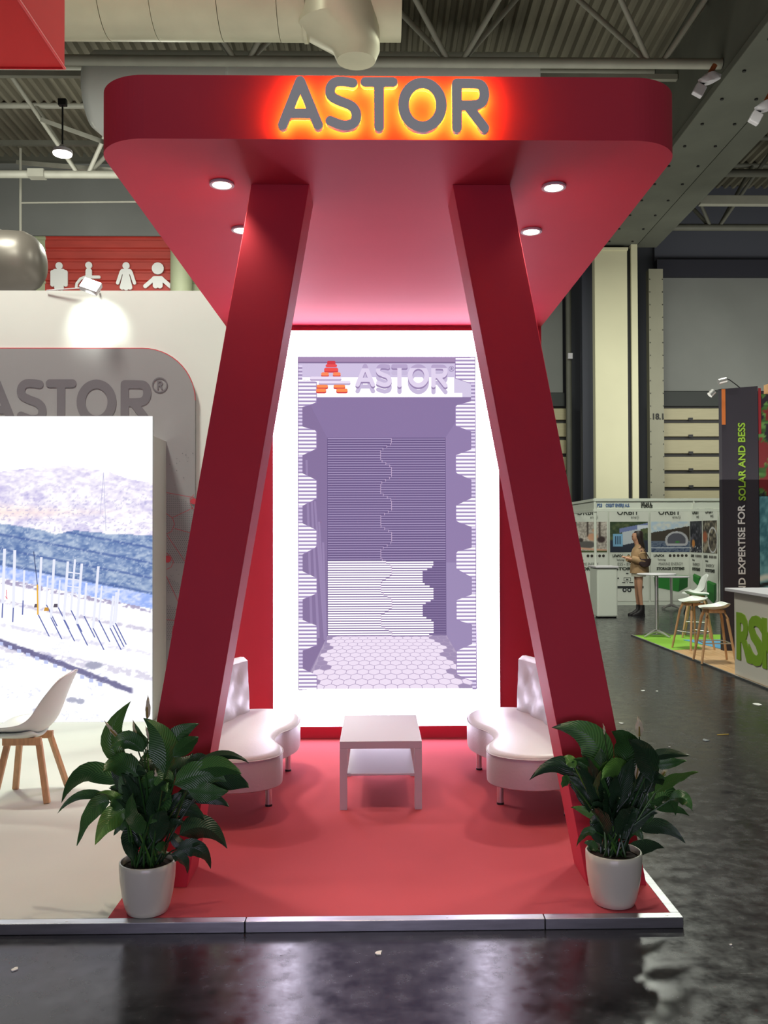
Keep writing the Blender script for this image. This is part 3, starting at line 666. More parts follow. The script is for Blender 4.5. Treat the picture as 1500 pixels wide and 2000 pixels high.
def site(u, v):
    x = -320+u*617; y = 1408-v*596
    n1 = fbm(x/9, y/5); n2 = fbm(x/40+9, y/22+3); n3 = fbm(x/4+5, y/3, 3)
    top = np.interp(x, [-320, -100, 0, 60, 130, 210, 250, 297], [985, 930, 921, 913, 909, 920, 935, 943])
    edge = np.interp(x, [-320, 0, 85, 110, 150, 210, 297], [990, 1019, 1032, 1040, 1034, 1040, 1044])+4*n1
    b1 = np.interp(x, [-320, 297], [1040, 1161]); b2 = b1+np.interp(x, [-320, 297], [18, 28])
    hill = mix((204, 196, 230), (255, 250, 252), st(n1*.55+n2*.45, .3, .62)); hill = mix(hill, (255, 226, 214), st(1-abs(y-1000)/22-x/300, 0, 1)*.7)
    hill = mix(hill, (150, 150, 200), st(n3, .64, .74)*.5*st(y, 925, 975))
    rock = mix((86, 114, 168), (174, 190, 214), st(n1*.6+n2*.4, .28, .68)); stripe = ((y-.19*x+3*vn(x/30, y/300)) % 29)/29
    rock = mix(rock, (76, 100, 160), st(abs(stripe-.5), .38, .48)*.9); rock = mix(rock, (196, 208, 226), st(n3, .62, .72)*.6)
    band = mix((150, 176, 240), (214, 222, 255), st(n1, .3, .7)); gr = np.ones(u.shape+(3,))*np.array((262, 262, 265.))
    yy = y-.2*x
    for c0, wd, dk in ((1132, 6, .6), (1172, 5, .35), (1218, 5, .2), (1262, 9, .3)):
        gr = mix(gr, (106, 92, 140), st(wd-abs(yy-c0)+4*(n3-.5), 0, 2)*st(n1, .36, .5)*dk)
    tr = y-(1246+.36*x+(x/300)**2*8); gr = mix(gr, (88, 84, 128), st(7+6*(n1-.5)-abs(tr-4), 0, 2)*st(262-x, 0, 6)*.85)
    gr = mix(gr, (178, 182, 222), st(n1*.5+n3*.5, .56, .64)*st(y, 1180, 1260)*.45*st(vn(x/60+4, y/30), .45, .6))
    for cx, cy, a, b in ((185, 1298, 18, 8), (142, 1365, 12, 6), (158, 1368, 9, 6), (88, 1388, 22, 12)):
        gr = mix(gr, (150, 152, 176), st(1.1-np.hypot((x-cx)/a, (y-cy)/b)+.5*(n3-.5), 0, .3)*.8)
    sky = np.ones(u.shape+(3,))*262.
    out = np.where((y < top)[..., None], sky, hill); out = np.where((y > edge)[..., None], rock, out)
    out = np.where((y > b1)[..., None], band, out); out = np.where((y > b2)[..., None], gr, out)
    return out*1.04
_a = at(-320, 1408, 8.4); _x0 = -5.2; _w = 3.1
def siteX(u, v): return site((u*3.1-0)/(3.1)*1.0*( (2.1-2.1)+1), v)
picture('screen_picture', (-5.2, 8.404, PZ+.001), (3.1, 0, 0), (0, 0, 2.848), 308, 298, lambda u, v: site(1-(1-u)*3.1*FPX/8.4/617, v), SCREEN, ls)
pp_ = MB()
def lp(x, y, L_): return (-2.1-(297-x)/617*(617*8.4/FPX), 8.4035-.0006*L_, PZ+(1408-y)/596*2.849)
def lpoly(pts, c, L_, k=1): pp_.add([lp(x, y, L_) for x, y in pts], [tuple(range(len(pts)))], tuple(v*k for v in lin(c)))
def post(x0, y0, x1, y1, w_, c=(238, 240, 255), L_=2): lpoly([(x1-w_/2, y1), (x1+w_/2, y1), (x0+w_/2, y0), (x0-w_/2, y0)], c, L_)
Z8 = lambda x, y: (x/3.571, 880+y/3.571)
for xa, ya, xb, yb, w_ in ((42, 680, 30, 1060, 18), (112, 690, 103, 1090, 18), (295, 740, 275, 1140, 15), (383, 755, 362, 1160, 16), (478, 770, 450, 1175, 16), (527, 755, 500, 1110, 13), (574, 785, 540, 1205, 16), (688, 805, 652, 1235, 16),
                           (178, 830, 170, 1040, 12), (340, 870, 330, 1070, 10), (423, 900, 412, 1090, 11), (606, 920, 590, 1150, 13), (712, 940, 692, 1180, 11), (792, 1010, 770, 1235, 15), (812, 985, 790, 1215, 12), (829, 965, 806, 1200, 13)):
    a = Z8(xa, ya); b = Z8(xb, yb); post(*a, *b, w_/3.2)
    c = Z8(xb+75, yb+150) if xb > 250 else Z8(xb-4, yb+100); post(b[0], b[1], c[0], c[1], 2.6, (104, 114, 176), 1)
for y_ in (840, 885, 935, 985): a = Z8(472-(y_-840)*.1, y_); b = Z8(570-(y_-840)*.1, y_+12); lpoly([(a[0], a[1]+2.5), (b[0], b[1]+2.5), b, a], (238, 240, 255), 3)
a = Z8(242, 700); b = Z8(268, 930); c = Z8(272, 1140); post(*a, *b, 1.6, (70, 80, 120), 3); post(*b, *c, 3, (236, 180, 70), 3)
for x_, y_ in ((330, 1100), (262, 1075), (395, 1075)): a = Z8(x_, y_); lpoly([(a[0]-5, a[1]+4), (a[0]+5, a[1]+4), (a[0]+4, a[1]-3), (a[0]-3, a[1]-3)], (206, 150, 60) if x_ == 330 else (90, 82, 100), 2)
for xa, ya, xb, yb in ((722, 150, 700, 440), (722, 150, 740, 560), (0, 0, 0, 0)):
    if xa: post(*Z8(xa, ya), *Z8(xb, yb), 1.0, (196, 196, 226), 1)
a = Z8(58, 990)
for p_, q_ in (((58, 965), (60, 1030)), ((48, 1010), (62, 1030)), ((45, 990), (72, 985)), ((40, 1030), (75, 1025))): post(*Z8(*p_), *Z8(*q_), 1.3, (226, 90, 110), 4)
random.seed(8)
for k in range(12):
    x_ = 20+k*62; y_ = 1335+k*26; a = Z8(x_, y_); lpoly([(a[0]-4, a[1]+4), (a[0]+4, a[1]+5), (a[0]+4, a[1]-2), (a[0]-4, a[1]-3)], (196, 204, 244), 3)
pp_.build('screen_detail', SCREEN, ls, fix=False)['kind'] = 'stuff'
# floodlight on the wall top
fl = thing('floodlight', 'lit white floodlight clamped on top of the white wall', 'lamp', (-2.82, 8.75, 4.24))
M_ = Matrix.Translation((-2.78, 8.72, 4.2))@Matrix.Rotation(.35, 4, 'Y')@Matrix.Rotation(-.5, 4, 'X')
MB().box((-.09, -.03, -.06), (.09, .03, .07), M_).build('lamp_body', GLOSSW, fl, bevel=.008)
MB().box((-.08, -.036, -.05), (.08, -.03, .06), M_).build('lamp_glass', mat('flood_glow', (250, 255, 245), .3, emit=30), fl)
MB().tube([(-2.78, 8.75, 4.18), (-2.78, 8.92, 4.22), (-2.78, 8.99, 4.23)], .01, 6).build('bracket', BLACK, fl)
MB().tube([(-2.78, 8.78, 4.2), (-2.9, 8.93, 4.25), (-3.3, 8.98, 4.235)], .006, 6).build('power_cable', GLOSSW, fl)
l = bpy.data.lights.new('flood_beam', 'SPOT'); l.energy = 42; l.color = (.9, 1, .88); l.spot_size = 1.5; l.spot_blend = 1; l.shadow_soft_size = .06
o = bpy.data.objects.new('flood_beam', l); COL.objects.link(o); o.location = (-2.80, 8.66, 4.12); o.rotation_euler = Vector((0, .36, -.2)).to_track_quat('-Z', 'Y').to_euler()
# ================================================================ furniture
t = thing('coffee_table', 'low white rectangular coffee table between the two sofas', 'table', (.02, 6.1, PZ))
x0, x1, y0, y1 = -.241, .277, 5.67, 6.5; zt = PZ+.43
B('table_top', (x0, y0, zt-.047), (x1, y1, zt), GLOSSW, t, bevel=.002)
for x in (x0, x1-.046):
    for y in (y0, y1-.046): B('leg', (x, y, PZ), (x+.046, y+.046, zt-.0475), GLOSSW, t, bevel=.0015)
B('shelf', (x0+.047, y0+.02, PZ+.21), (x1-.047, y1-.02, PZ+.222), GLOSSW, t, bevel=.001)
def sofa(mirror, label):
    fx = (lambda x: .085-x) if mirror else (lambda x: x)
    t = thing('wave_sofa', label, 'sofa', (fx(-.9), 6.05, PZ), 'white wave sofas')
    out = [(-.56, 6.35), (-.575, 6.6), (-.68, 6.78), (-.85, 6.84), (-1.02, 6.80), (-1.14, 6.6), (-1.2, 6.3), (-1.24, 5.95), (-1.22, 5.6), (-1.1, 5.38), (-.9, 5.29), (-.72, 5.32), (-.6, 5.44), (-.595, 5.62), (-.67, 5.85), (-.655, 6.05), (-.6, 6.18)]
    n = len(out); sm = []
    for i in range(n):      # closed catmull-rom
        p0, p1, p2, p3 = [Vector(out[(i+k-1) % n]) for k in range(4)]
        for k in range(5):
            u = k/5; sm.append(.5*((2*p1)+(p2-p0)*u+(2*p0-5*p1+4*p2-p3)*u*u+(3*p1-p0-3*p2+p3)*u**3))
    cen = sum(sm, Vector((0, 0)))/len(sm)
    rings = []
    for off, z in ((.02, .26), (.002, .27), (0, .30), (0, .43), (.006, .455), (.022, .468), (.05, .474)):
        ring = []
        for i, p in enumerate(sm):
            tg = (sm[(i+1) % len(sm)]-sm[i-1]).normalized(); nn = Vector((-tg.y, tg.x))
            if i == 0: sgn = 1 if (cen-p).dot(nn) > 0 else -1
            q = p+nn*sgn*off; ring.append((fx(q.x), q.y, z))
        rings.append(ring)
    MB().loft(rings).build('seat', LEATHER, t, smooth=True)
    rings2 = [[(x, y, z) for x, y, z in rings[3]]]
    # piping seam round the top
    MB().tube([(x, y, .448) for x, y, z in rings[3]]+[(rings[3][0][0], rings[3][0][1], .448)], .004, 6).build('seam_piping', LEATHER, t, smooth=True)
    for x, y in ((-.66, 6.62), (-.70, 5.77), (-1.08, 5.52), (-1.1, 6.55)):
        lg = MB().lathe([(.021, PZ+.012), (.021, .27)], (fx(x), y), 20).build('leg', CHROME, t, smooth=True)
        MB().lathe([(.023, PZ), (.023, PZ+.013)], (fx(x), y), 20).build('foot_pad', BLACK, lg)
    path = [(-.985, 6.74), (-1.06, 6.55), (-1.11, 6.3), (-1.15, 6.0), (-1.16, 5.75)]
    pv = [Vector(p) for p in path]; NU, NV = 24, 16; vs = []; fs = []
    def pt(u):
        k = u*(len(pv)-1); i = min(int(k), len(pv)-2); return pv[i].lerp(pv[i+1], k-i)
    for side in (0, 1):
        for j in range(NV+1):
            for i in range(NU+1):
                u, v = i/NU, j/NV; p = pt(u); tg = (pt(min(u+.01, 1))-pt(max(u-.01, 0))).normalized(); nn = Vector((-tg.y, tg.x))
                if nn.x < 0: nn = -nn
                z = .462+v*.41; th = .05*min(1, 14*min(u+.03, 1.03-u))*min(1, 12*(1.03-v))
                lean = -.03*v
                if side == 0:
                    tuft = .018*math.exp(-2)*0
                    a = abs(math.sin(PI*(u*4+v*1.5))) * abs(math.sin(PI*(u*4-v*1.5)))
                    th += (.026*a**.6-.012)*min(1, 5*min(u, 1-u))*min(1, 6*min(v+.1, 1-v))
                q = p+nn*((th if side == 0 else -th*.6)+lean)+tg*(.02*v*(1 if u < .5 else -1))*-1
                vs.append((fx(q.x), q.y-.0, z-(.02 if v == 1 and u in (0, 1) else 0)))
    W = NU+1; K = W*(NV+1)
    for s in (0, 1):
        for j in range(NV):
            for i in range(NU): a = s*K+j*W+i; fs.append((a, a+1, a+1+W, a+W))
    edge = [j for j in range(W)]+[W*j+NU for j in range(1, NV+1)]+[NV*W+NU-j for j in range(1, W)]+[W*(NV-j) for j in range(1, NV)]
    for a, b in zip(edge, edge[1:]+edge[:1]): fs.append((a, b, b+K, a+K))
    bk = MB().add(vs, fs).build('backrest', LEATHER, t, smooth=True)
    for ku in range(1, 5):
        for v in (.28, .62) if ku % 2 else (.45, .8):
            u = ku/5+.02; p = pt(u); tg = (pt(u+.01)-pt(u-.01)).normalized(); nn = Vector((-tg.y, tg.x)); nn = nn if nn.x > 0 else -nn
            q = p+nn*(.05-.07*v); MB().tube([(fx(q.x), q.y, .462+v*.41), (fx(q.x+.012), q.y, .462+v*.41)], [.011, .007], 10).build('tuft_button', LEATHER, bk, smooth=True)
sofa(False, 'white leather wave sofa left of the coffee table')
sofa(True, 'white leather wave sofa right of the coffee table')
# shell chair
SHELL = mat('white_plastic_shell', (222, 226, 220), .3); CUSH = mat('seat_cushion', (214, 226, 214), .5)
def shell(prof, wd, lift, m, parent, name='seat_shell', n=9, solid=.012, cx=0, cy=0):
    vs = []; fs = []
    for (x, z), w_, lf_ in zip(prof, wd, lift):
        for k in range(n):
            s = -1+2*k/(n-1); vs.append((cx+x-(.0 if True else 0)+lf_[0]*s*s, cy+w_*s, z+lf_[1]*s*s))
    for i in range(len(prof)-1):
        for k in range(n-1): fs.append((i*n+k, i*n+k+1, (i+1)*n+k+1, (i+1)*n+k))
    return MB().add(vs, fs).build(name, m, parent, smooth=True, solid=solid, sub=2, fix=False)
ch = thing('shell_chair', 'white shell chair with beech legs beside the left plant', 'chair', (-2.27, 6.0, PZ))
prof = [(-.27, .43), (-.2, .455), (-.08, .44), (.04, .43), (.12, .455), (.18, .53), (.215, .63), (.25, .73), (.28, .80), (.30, .845)]
shell(prof, [.16, .22, .235, .235, .23, .22, .2, .19, .16, .12], [(0, .0), (0, .04), (-.0, .07), (-.02, .09), (-.05, .10), (-.08, .06), (-.08, .03), (-.06, 0), (-.04, 0), (-.02, -.02)], SHELL, ch, cx=-2.31, cy=6.0, solid=.016).location.z = 0
bpy.context.view_layer.update()
for o in ch.children: 
    for v in o.data.vertices: v.co.z += PZ
shell([(-.24, .47), (-.1, .465), (.03, .46), (.1, .475)], [.15, .2, .2, .17], [(0, .02), (0, .04), (0, .05), (-.02, .05)], CUSH, ch, 'seat_cushion', cx=-2.31, cy=6.0, solid=.03)
for dx, dy, fx_, fy in ((-.1, -.1, -.16, -.19), (.1, -.1, .17, -.14), (.1, .1, .18, .22), (-.1, .1, -.17, .2)):
    MB().beam((-2.31+dx, 6+dy, .44), (-2.31+fx_, 6+fy, PZ+.002), .04, .028).build('leg', WOOD, ch, bevel=.004)
MB().beam((-2.44, 5.89, .445), (-2.19, 5.89, .445), .03, .05).build('crossbar', WOOD, ch, bevel=.004)
MB().beam((-2.44, 6.1, .445), (-2.19, 6.1, .445), .03, .05).build('crossbar', WOOD, ch, bevel=.004)
# ---- plants
def leaf_mesh(b, c, t, width, twist, fold, stalk=None, droop=0):
    m = MB(); m.uv = []; N_, K_ = 11, 5; vs = []
    for i in range(N_+1):
        u = i/N_; p = b*(1-u)**2+c*2*u*(1-u)+t*u*u; tg = ((c-b)*(1-u)+(t-c)*u).normalized()
        sd = tg.cross(Vector((math.sin(twist), -math.cos(twist), .15))).normalized(); nn = sd.cross(tg)
        wv = math.sin(PI*min(1, u**.75))**.85 if u < 1 else 0
        wd = width/2*max(wv*(1-.35*u)*1.22, .012)
        for k in range(K_):
            s = -1+2*k/(K_-1); rip = .004*math.sin(u*19+k*2)*(abs(s))
            vs.append(p+sd*wd*s+nn*(-fold*wd*abs(s)+rip)); m.uv.append((s, u))
    fs = [(i*K_+k, i*K_+k+1, (i+1)*K_+k+1, (i+1)*K_+k) for i in range(N_) for k in range(K_-1)]
    m.add(vs, fs)
    if stalk is not None:
        n0 = len(m.v); a = stalk; tg = (c-b).normalized(); mid = (a+b)/2+Vector((0, 0, .03)); pts = [a*(1-u)**2+mid*2*u*(1-u)+b*u*u for u in (0, .25, .5, .75, 1)]
        m.tube(pts, [.005, .005, .004, .004, .003], 5); m.uv += [(0, 0)]*(len(m.v)-n0)
    return m
def plant(cx, cy, rim, hgt, label, specs, flowers, zoom, seed, fillers):
    random.seed(seed); t = thing('peace_lily', label, 'plant', (cx, cy, PZ))
    prof = [(rim*.66, PZ), (rim*.72, PZ+.004), (rim*.80, PZ+.03), (rim*.90, PZ+.085), (rim*.97, PZ+.15), (rim, PZ+.21), (rim, hgt-.004), (rim-.003, hgt), (rim-.008, hgt), (rim-.01, hgt-.004), (rim-.012, hgt-.03)]
    MB().lathe(prof, (cx, cy), 48).build('pot', POT, t, smooth=True)
    MB().lathe([(rim-.013, hgt-.05), (rim-.013, hgt-.028), (rim*.5, hgt-.02)], (cx, cy), 30).build('soil', SOIL, t)
    ox, oy, k = zoom
    def pt(x, y, dy): return at(ox+x/k, oy+y/k, cy+dy)
    sc_ = cy/FPX/k
    for i, (bx, by, qx, qy, tx, ty, wd, tone) in enumerate(specs):
        dy = random.uniform(-.09, .07); dt = random.uniform(-.15, .08)
        if tone == 0: dy += .03
        b = pt(bx, by, dy*.6); c = pt(2*qx-(bx+tx)/2, 2*qy-(by+ty)/2, dy); tt = pt(tx, ty, dy+dt)
        a = Vector((cx+random.uniform(-.06, .06), cy+random.uniform(-.05, .05), hgt-.03))
        leaf_mesh(b, c, tt, wd*sc_*1.22, random.uniform(-.5, .5), random.uniform(.1, .5), a).build('leaf', LEAVES[tone], t, smooth=True, fix=False)
    for i in range(fillers):
        a = random.uniform(0, 2*PI); r = random.uniform(.02, .14); hh = random.uniform(.1, .42)
        b = Vector((cx+r*.5*math.cos(a), cy+r*.5*math.sin(a)+.02, hgt+hh*.5)); tt = Vector((cx+(r+.08)*math.cos(a), cy+.04+(r+.06)*math.sin(a), hgt+hh+random.uniform(-.02, .1)))
        c = (b+tt)/2+Vector((0, 0, .07))
        leaf_mesh(b, c, tt, random.uniform(.05, .085), random.uniform(-1, 1), .3, Vector((cx, cy, hgt-.03))).build('leaf', LEAVES[0], t, smooth=True, fix=False)
    for (bx, by, tx, ty, wd, sx, sy) in flowers:
        b = pt(bx, by, -.02); tt = pt(tx, ty, -.02); c = (b+tt)/2+Vector((.004, -.01, 0)); stt = pt(sx, sy, 0)
        f = leaf_mesh(b, c, tt, wd*sc_, 0, .25, None).build('flower', SPATHE, t, smooth=True, fix=False)
        MB().tube([stt, (stt+b)/2+Vector((.004, 0, 0)), b], .003, 6).build('flower_stem', STALK, f)
        if wd > 25: MB().tube([b+Vector((0, -.006, .004)), b.lerp(tt, .5)+Vector((0, -.012, 0))], [.004, .003], 8).build('spadix', mat('spadix', (150, 130, 60), .8), f)
LSP = [(525, 560, 440, 360, 585, 110, 130, 2), (680, 480, 540, 395, 435, 462, 110, 1), (830, 640, 820, 400, 675, 235, 170, 1), (870, 500, 930, 360, 1085, 275, 120, 1), (890, 517, 990, 430, 1082, 376, 90, 1),
       (690, 460, 650, 400, 600, 250, 80, 1), (700, 470, 760, 480, 770, 400, 80, 2), (640, 660, 500, 570, 375, 630, 130, 1), (515, 715, 250, 640, 75, 855, 120, 1), (440, 835, 220, 800, 45, 935, 55, 1),
       (430, 850, 290, 920, 190, 1170, 110, 1), (560, 910, 430, 980, 320, 1165, 125, 2), (900, 720, 1100, 650, 1285, 700, 160, 1), (1040, 640, 1220, 590, 1395, 645, 120, 1), (1060, 570, 1270, 505, 1450, 565, 55, 0),
       (1130, 700, 1320, 690, 1450, 745, 120, 0), (1000, 760, 1150, 780, 1300, 770, 110, 1), (960, 800, 1160, 815, 1305, 885, 90, 0), (940, 1090, 1130, 1040, 1290, 1190, 140, 0), (920, 1195, 1080, 1200, 1170, 1335, 100, 0), (880, 1230, 960, 1280, 1000, 1370, 75, 0),
       (700, 760, 780, 870, 720, 1010, 190, 1), (620, 900, 560, 700, 590, 490, 110, 1), (680, 1080, 590, 950, 600, 780, 120, 1), (700, 1120, 600, 1130, 600, 1290, 150, 0), (570, 990, 500, 1010, 460, 1095, 90, 1), (650, 1050, 520, 1030, 490, 1060, 90, 0),
       (540, 870, 430, 800, 330, 785, 60, 2), (580, 830, 500, 760, 430, 740, 70, 1), (800, 640, 720, 560, 740, 480, 150, 0), (820, 900, 1000, 900, 1130, 990, 100, 0), (850, 620, 980, 570, 1035, 490, 110, 0), (800, 690, 700, 690, 630, 790, 90, 1),
       (900, 690, 820, 690, 850, 780, 110, 1), (760, 1180, 830, 1190, 790, 1220, 70, 1), (860, 880, 960, 860, 1075, 900, 90, 0), (590, 900, 490, 860, 430, 870, 90, 1), (880, 1060, 960, 1170, 1095, 1150, 60, 0), (850, 1000, 900, 1000, 1000, 1010, 90, 0), (560, 660, 640, 620, 700, 640, 60, 0), (1130, 600, 1060, 560, 960, 620, 110, 0), (1180, 700, 1080, 720, 980, 820, 110, 0)]
LFL = [(490, 380, 385, 250, 30, 620, 700), (705, 240, 708, 62, 36, 700, 500), (620, 420, 597, 245, 26, 700, 700), (770, 690, 760, 600, 20, 790, 900), (720, 400, 690, 290, 22, 760, 700)]
plant(-1.065, 4.18, .128, .284, 'large peace lily in a cream pot at the left leg', LSP, LFL, (100, 1340, 3.75), 11, 36)
RSP = [(660, 560, 560, 250, 240, 170, 210, 1), (800, 560, 860, 330, 725, 200, 180, 1), (1060, 620, 1010, 400, 860, 265, 150, 0), (640, 530, 540, 450, 410, 430, 55, 1), (580, 720, 340, 480, 55, 600, 130, 0), (880, 600, 760, 500, 640, 600, 130, 2), (640, 640, 640, 560, 690, 440, 120, 2),
       (1040, 430, 1180, 385, 1380, 405, 70, 0), (1050, 480, 1200, 460, 1340, 440, 75, 1), (1080, 700, 1230, 600, 1435, 530, 90, 2), (1040, 790, 1180, 730, 1250, 885, 160, 1), (1200, 760, 1320, 750, 1385, 850, 90, 1), (1080, 830, 1240, 830, 1360, 890, 60, 1),
       (960, 1010, 1150, 980, 1330, 1115, 100, 0), (820, 1210, 1010, 1140, 1155, 1150, 100, 0), (660, 930, 520, 850, 395, 820, 65, 2), (600, 1020, 520, 1030, 440, 1140, 60, 1), (430, 500, 380, 430, 335, 410, 70, 2), (560, 520, 460, 470, 400, 450, 60, 1), (390, 600, 350, 610, 325, 665, 70, 1),
       (860, 1000, 940, 1020, 985, 1105, 60, 1), (720, 1080, 640, 800, 640, 520, 170, 1), (850, 1080, 760, 800, 790, 560, 220, 0), (920, 1000, 900, 800, 960, 600, 170, 0), (640, 1120, 610, 950, 600, 760, 100, 0), (980, 950, 1000, 800, 920, 660, 120, 1), (760, 1050, 780, 960, 740, 870, 70, 2),
       (700, 1000, 720, 860, 850, 720, 200, 0), (900, 760, 820, 640, 880, 480, 160, 0), (1000, 640, 960, 500, 1000, 400, 140, 0), (600, 1180, 560, 1120, 500, 1110, 60, 1), (720, 700, 660, 500, 640, 340, 160, 0), (980, 700, 1080, 600, 1160, 600, 110, 0), (640, 860, 600, 700, 560, 620, 120, 0)]
RFL = [(952, 245, 942, 76, 66, 1010, 900), (668, 225, 655, 135, 18, 700, 500), (925, 590, 952, 385, 40, 865, 830), (1128, 580, 1182, 472, 36, 1060, 760)]
plant(1.107, 4.22, .130, .294, 'peace lily in a cream pot at the right leg', RSP, RFL, (1020, 1380, 4.167), 23, 36)
# ================================================================ booths at the back right
SYS = mat('shell_scheme_white', (214, 218, 206), .45); BLUE = mat('blue_print', (80, 110, 160), .6); DKP = mat('dark_print', (52, 56, 50), .6); GRP = mat('grey_print2', (120, 122, 116), .6)
bo = thing('exhibition_booth', 'white shell scheme booth with lettered fascia', 'booth', (6.2, 20.5, 0))
for x, y in ((4.71, 19.3), (7.95, 19.3), (4.71, 22.6), (7.95, 22.6)): MB().tube([(x, y, 0), (x, y, 2.56)], .03, 8).build('post', SYS, bo)
for x in (5.82, 6.86): B('post', (x-.02, 22.52, 0), (x+.02, 22.56, 2.4), SYS, bo)
for y in (20.6, 21.62): B('post', (7.90, y-.02, 0), (7.94, y+.02, 2.4), SYS, bo)
B('fascia_board', (4.74, 19.29, 2.33), (7.95, 19.31, 2.52), SYS, bo); B('fascia_board', (4.70, 19.3, 2.33), (4.72, 22.6, 2.52), SYS, bo)
for z in (2.27, 2.5): B('rail', (4.68, 19.26, z), (7.98, 19.34, z+.055), SYS, bo); B('rail', (4.67, 19.3, z), (4.75, 22.6, z+.055), SYS, bo)
B('fascia_joint', (6.83, 19.27, 2.3), (6.87, 19.3, 2.53), SYS, bo)
B('back_wall', (4.7, 22.6, 0), (7.98, 22.65, 2.5), SYS, bo); B('side_wall', (7.97, 19.3, 0), (8.02, 22.6, 2.5), SYS, bo)
B('skirting', (4.7, 22.5, 0), (7.95, 22.6, .1), SYS, bo)
def tx(s, px, py, Y, h, w_, m, parent, bold=.003, name='lettering'):
    return text(s, h, name, m, parent, at(px, py, Y), (1, 0, 0), (0, 0, 1), bold=bold, width=w_, depth=.004)
tx('P23', 1166, 990, 19.28, .1, .11, BLUE, bo); tx('ORBIT ENERJI A.S.', 1183, 990, 19.28, .1, .52, BLUE, bo)
tx('S\u00d8LAR &', 1252, 986.5, 19.28, .085, .23, DKP, bo); tx('ST\u00d8RAGE', 1252, 991.5, 19.28, .085, .25, DKP, bo)
def scene_pic(kind):
    def f(u, v):
        n = fbm(u*9, v*9); n2 = fbm(u*30, v*30, 3)
        if kind == 'family':
            a = mix((150, 140, 132), (206, 196, 186), st(n2, .3, .7)); a = mix(a, (84, 72, 66), st(.09-abs((u*3.1 % 1)-.5), 0, .03)*(v > .5)); a = mix(a, (214, 160, 130), st(.16-np.hypot((u-.62), (v-.5)*1.1), 0, .05)); a = mix(a, (216, 170, 140), st(.07-np.hypot(u-.66, v-.72), 0, .03))
            a = mix(a, (90, 86, 84), st(.2-np.hypot((u-.45)*.7, (v-.25)*1.5), 0, .05)); a = mix(a, (56, 44, 42), st(.08-np.hypot(u-.3, v-.4), 0, .03)); a = mix(a, (62, 46, 46), st(.13-np.hypot(u-.85, v-.42), 0, .05)); a = mix(a, (208, 160, 134), st(.04-abs(v-.13+.1*(u-.3)), 0, .02)*(u > .1)); return mix(a, (70, 84, 50), st(.06-v, 0, .02))
        if kind == 'container':
            a = mix((44, 62, 38), (86, 96, 62), st(n, .3, .7)); a = mix(a, (36, 42, 60), st(.42-v, 0, .05)); d = v-(.35+.25*u)
            a = mix(a, (186, 192, 200), ((u > .32)*(u < .8)*(d < .22)*(d > -.2)).astype(float)); a = mix(a, (120, 170, 206), ((u > .08)*(u < .34)*(v > .18)*(v < .6)).astype(float)); a = mix(a, (34, 56, 84), ((u > .13)*(u < .29)*(v > .26)*(v < .52)*((u*18 % 1) > .4)).astype(float)); a = mix(a, (112, 124, 172), ((d > .22)*(d < .36)*(u > .25)).astype(float)); return mix(a, (208, 214, 226), ((d > .2)*(u > .72)*(v > .55)*(v < .88)).astype(float))
        if kind == 'boat':
            a = mix((176, 196, 214), (214, 214, 206), st(n, .3, .7)); a = mix(a, (62, 54, 46), ((v < .62+.22*u+.03*n2)*(v > .35)).astype(float)); a = mix(a, (96, 108, 128), (v < .37).astype(float)); a = mix(a, (52, 66, 96), st(n2, .5, .6)*(v < .33)); e = np.hypot((u-.66)/.3, (v-.38)/.3)
            a = mix(a, (176, 176, 182), ((e < 1)*(v > .2)).astype(float)); a = mix(a, (84, 84, 96), ((e < .8)*(v > .28)).astype(float)); a = mix(a, (58, 130, 60), st(.07-np.hypot(u-.68, (v-.33)*1.6), 0, .03)); return mix(a, (214, 218, 226), st(.02-abs(v-.14), 0, .02))
        if kind == 'night': a = mix((28, 28, 36), (84, 82, 92), st(n, .45, .75)); a = mix(a, (186, 120, 52), st(.16-np.hypot(u-.28, v-.28), 0, .06)); return mix(a, (214, 214, 214), st(n2, .68, .72)*(v < .2))
        if kind == 'camp': a = mix((50, 44, 38), (150, 140, 120), st(n, .35, .7)); a = mix(a, (150, 80, 50), st(.22-np.hypot(u-.15, v-.5), 0, .1)); return mix(a, (196, 196, 200), st(.03-abs(np.hypot(u-.7, (v-.4)*.8)-.3), 0, .02))
        if kind == 'banana': a = mix((46, 84, 34), (96, 138, 72), st(fbm(u*3, v*30), .35, .65)); a = mix(a, (120, 30, 36), ((u < .5)*(n > .52)).astype(float)); return mix(a, (34, 24, 40), ((u < .6)*(n < .36)).astype(float))
        a = mix((58, 112, 128), (120, 176, 190), st(n*.5+n2*.5, .35, .65)); d = v-(.42-.3*u+.08*np.sin(u*6)); a = mix(a, (216, 224, 220), st(.03-abs(d), 0, .02)); return mix(a, (30, 40, 48), st(.02-abs(d+.05), 0, .01))
    return f
LEAFG = mat('green_box_print', (38, 120, 44), .6)
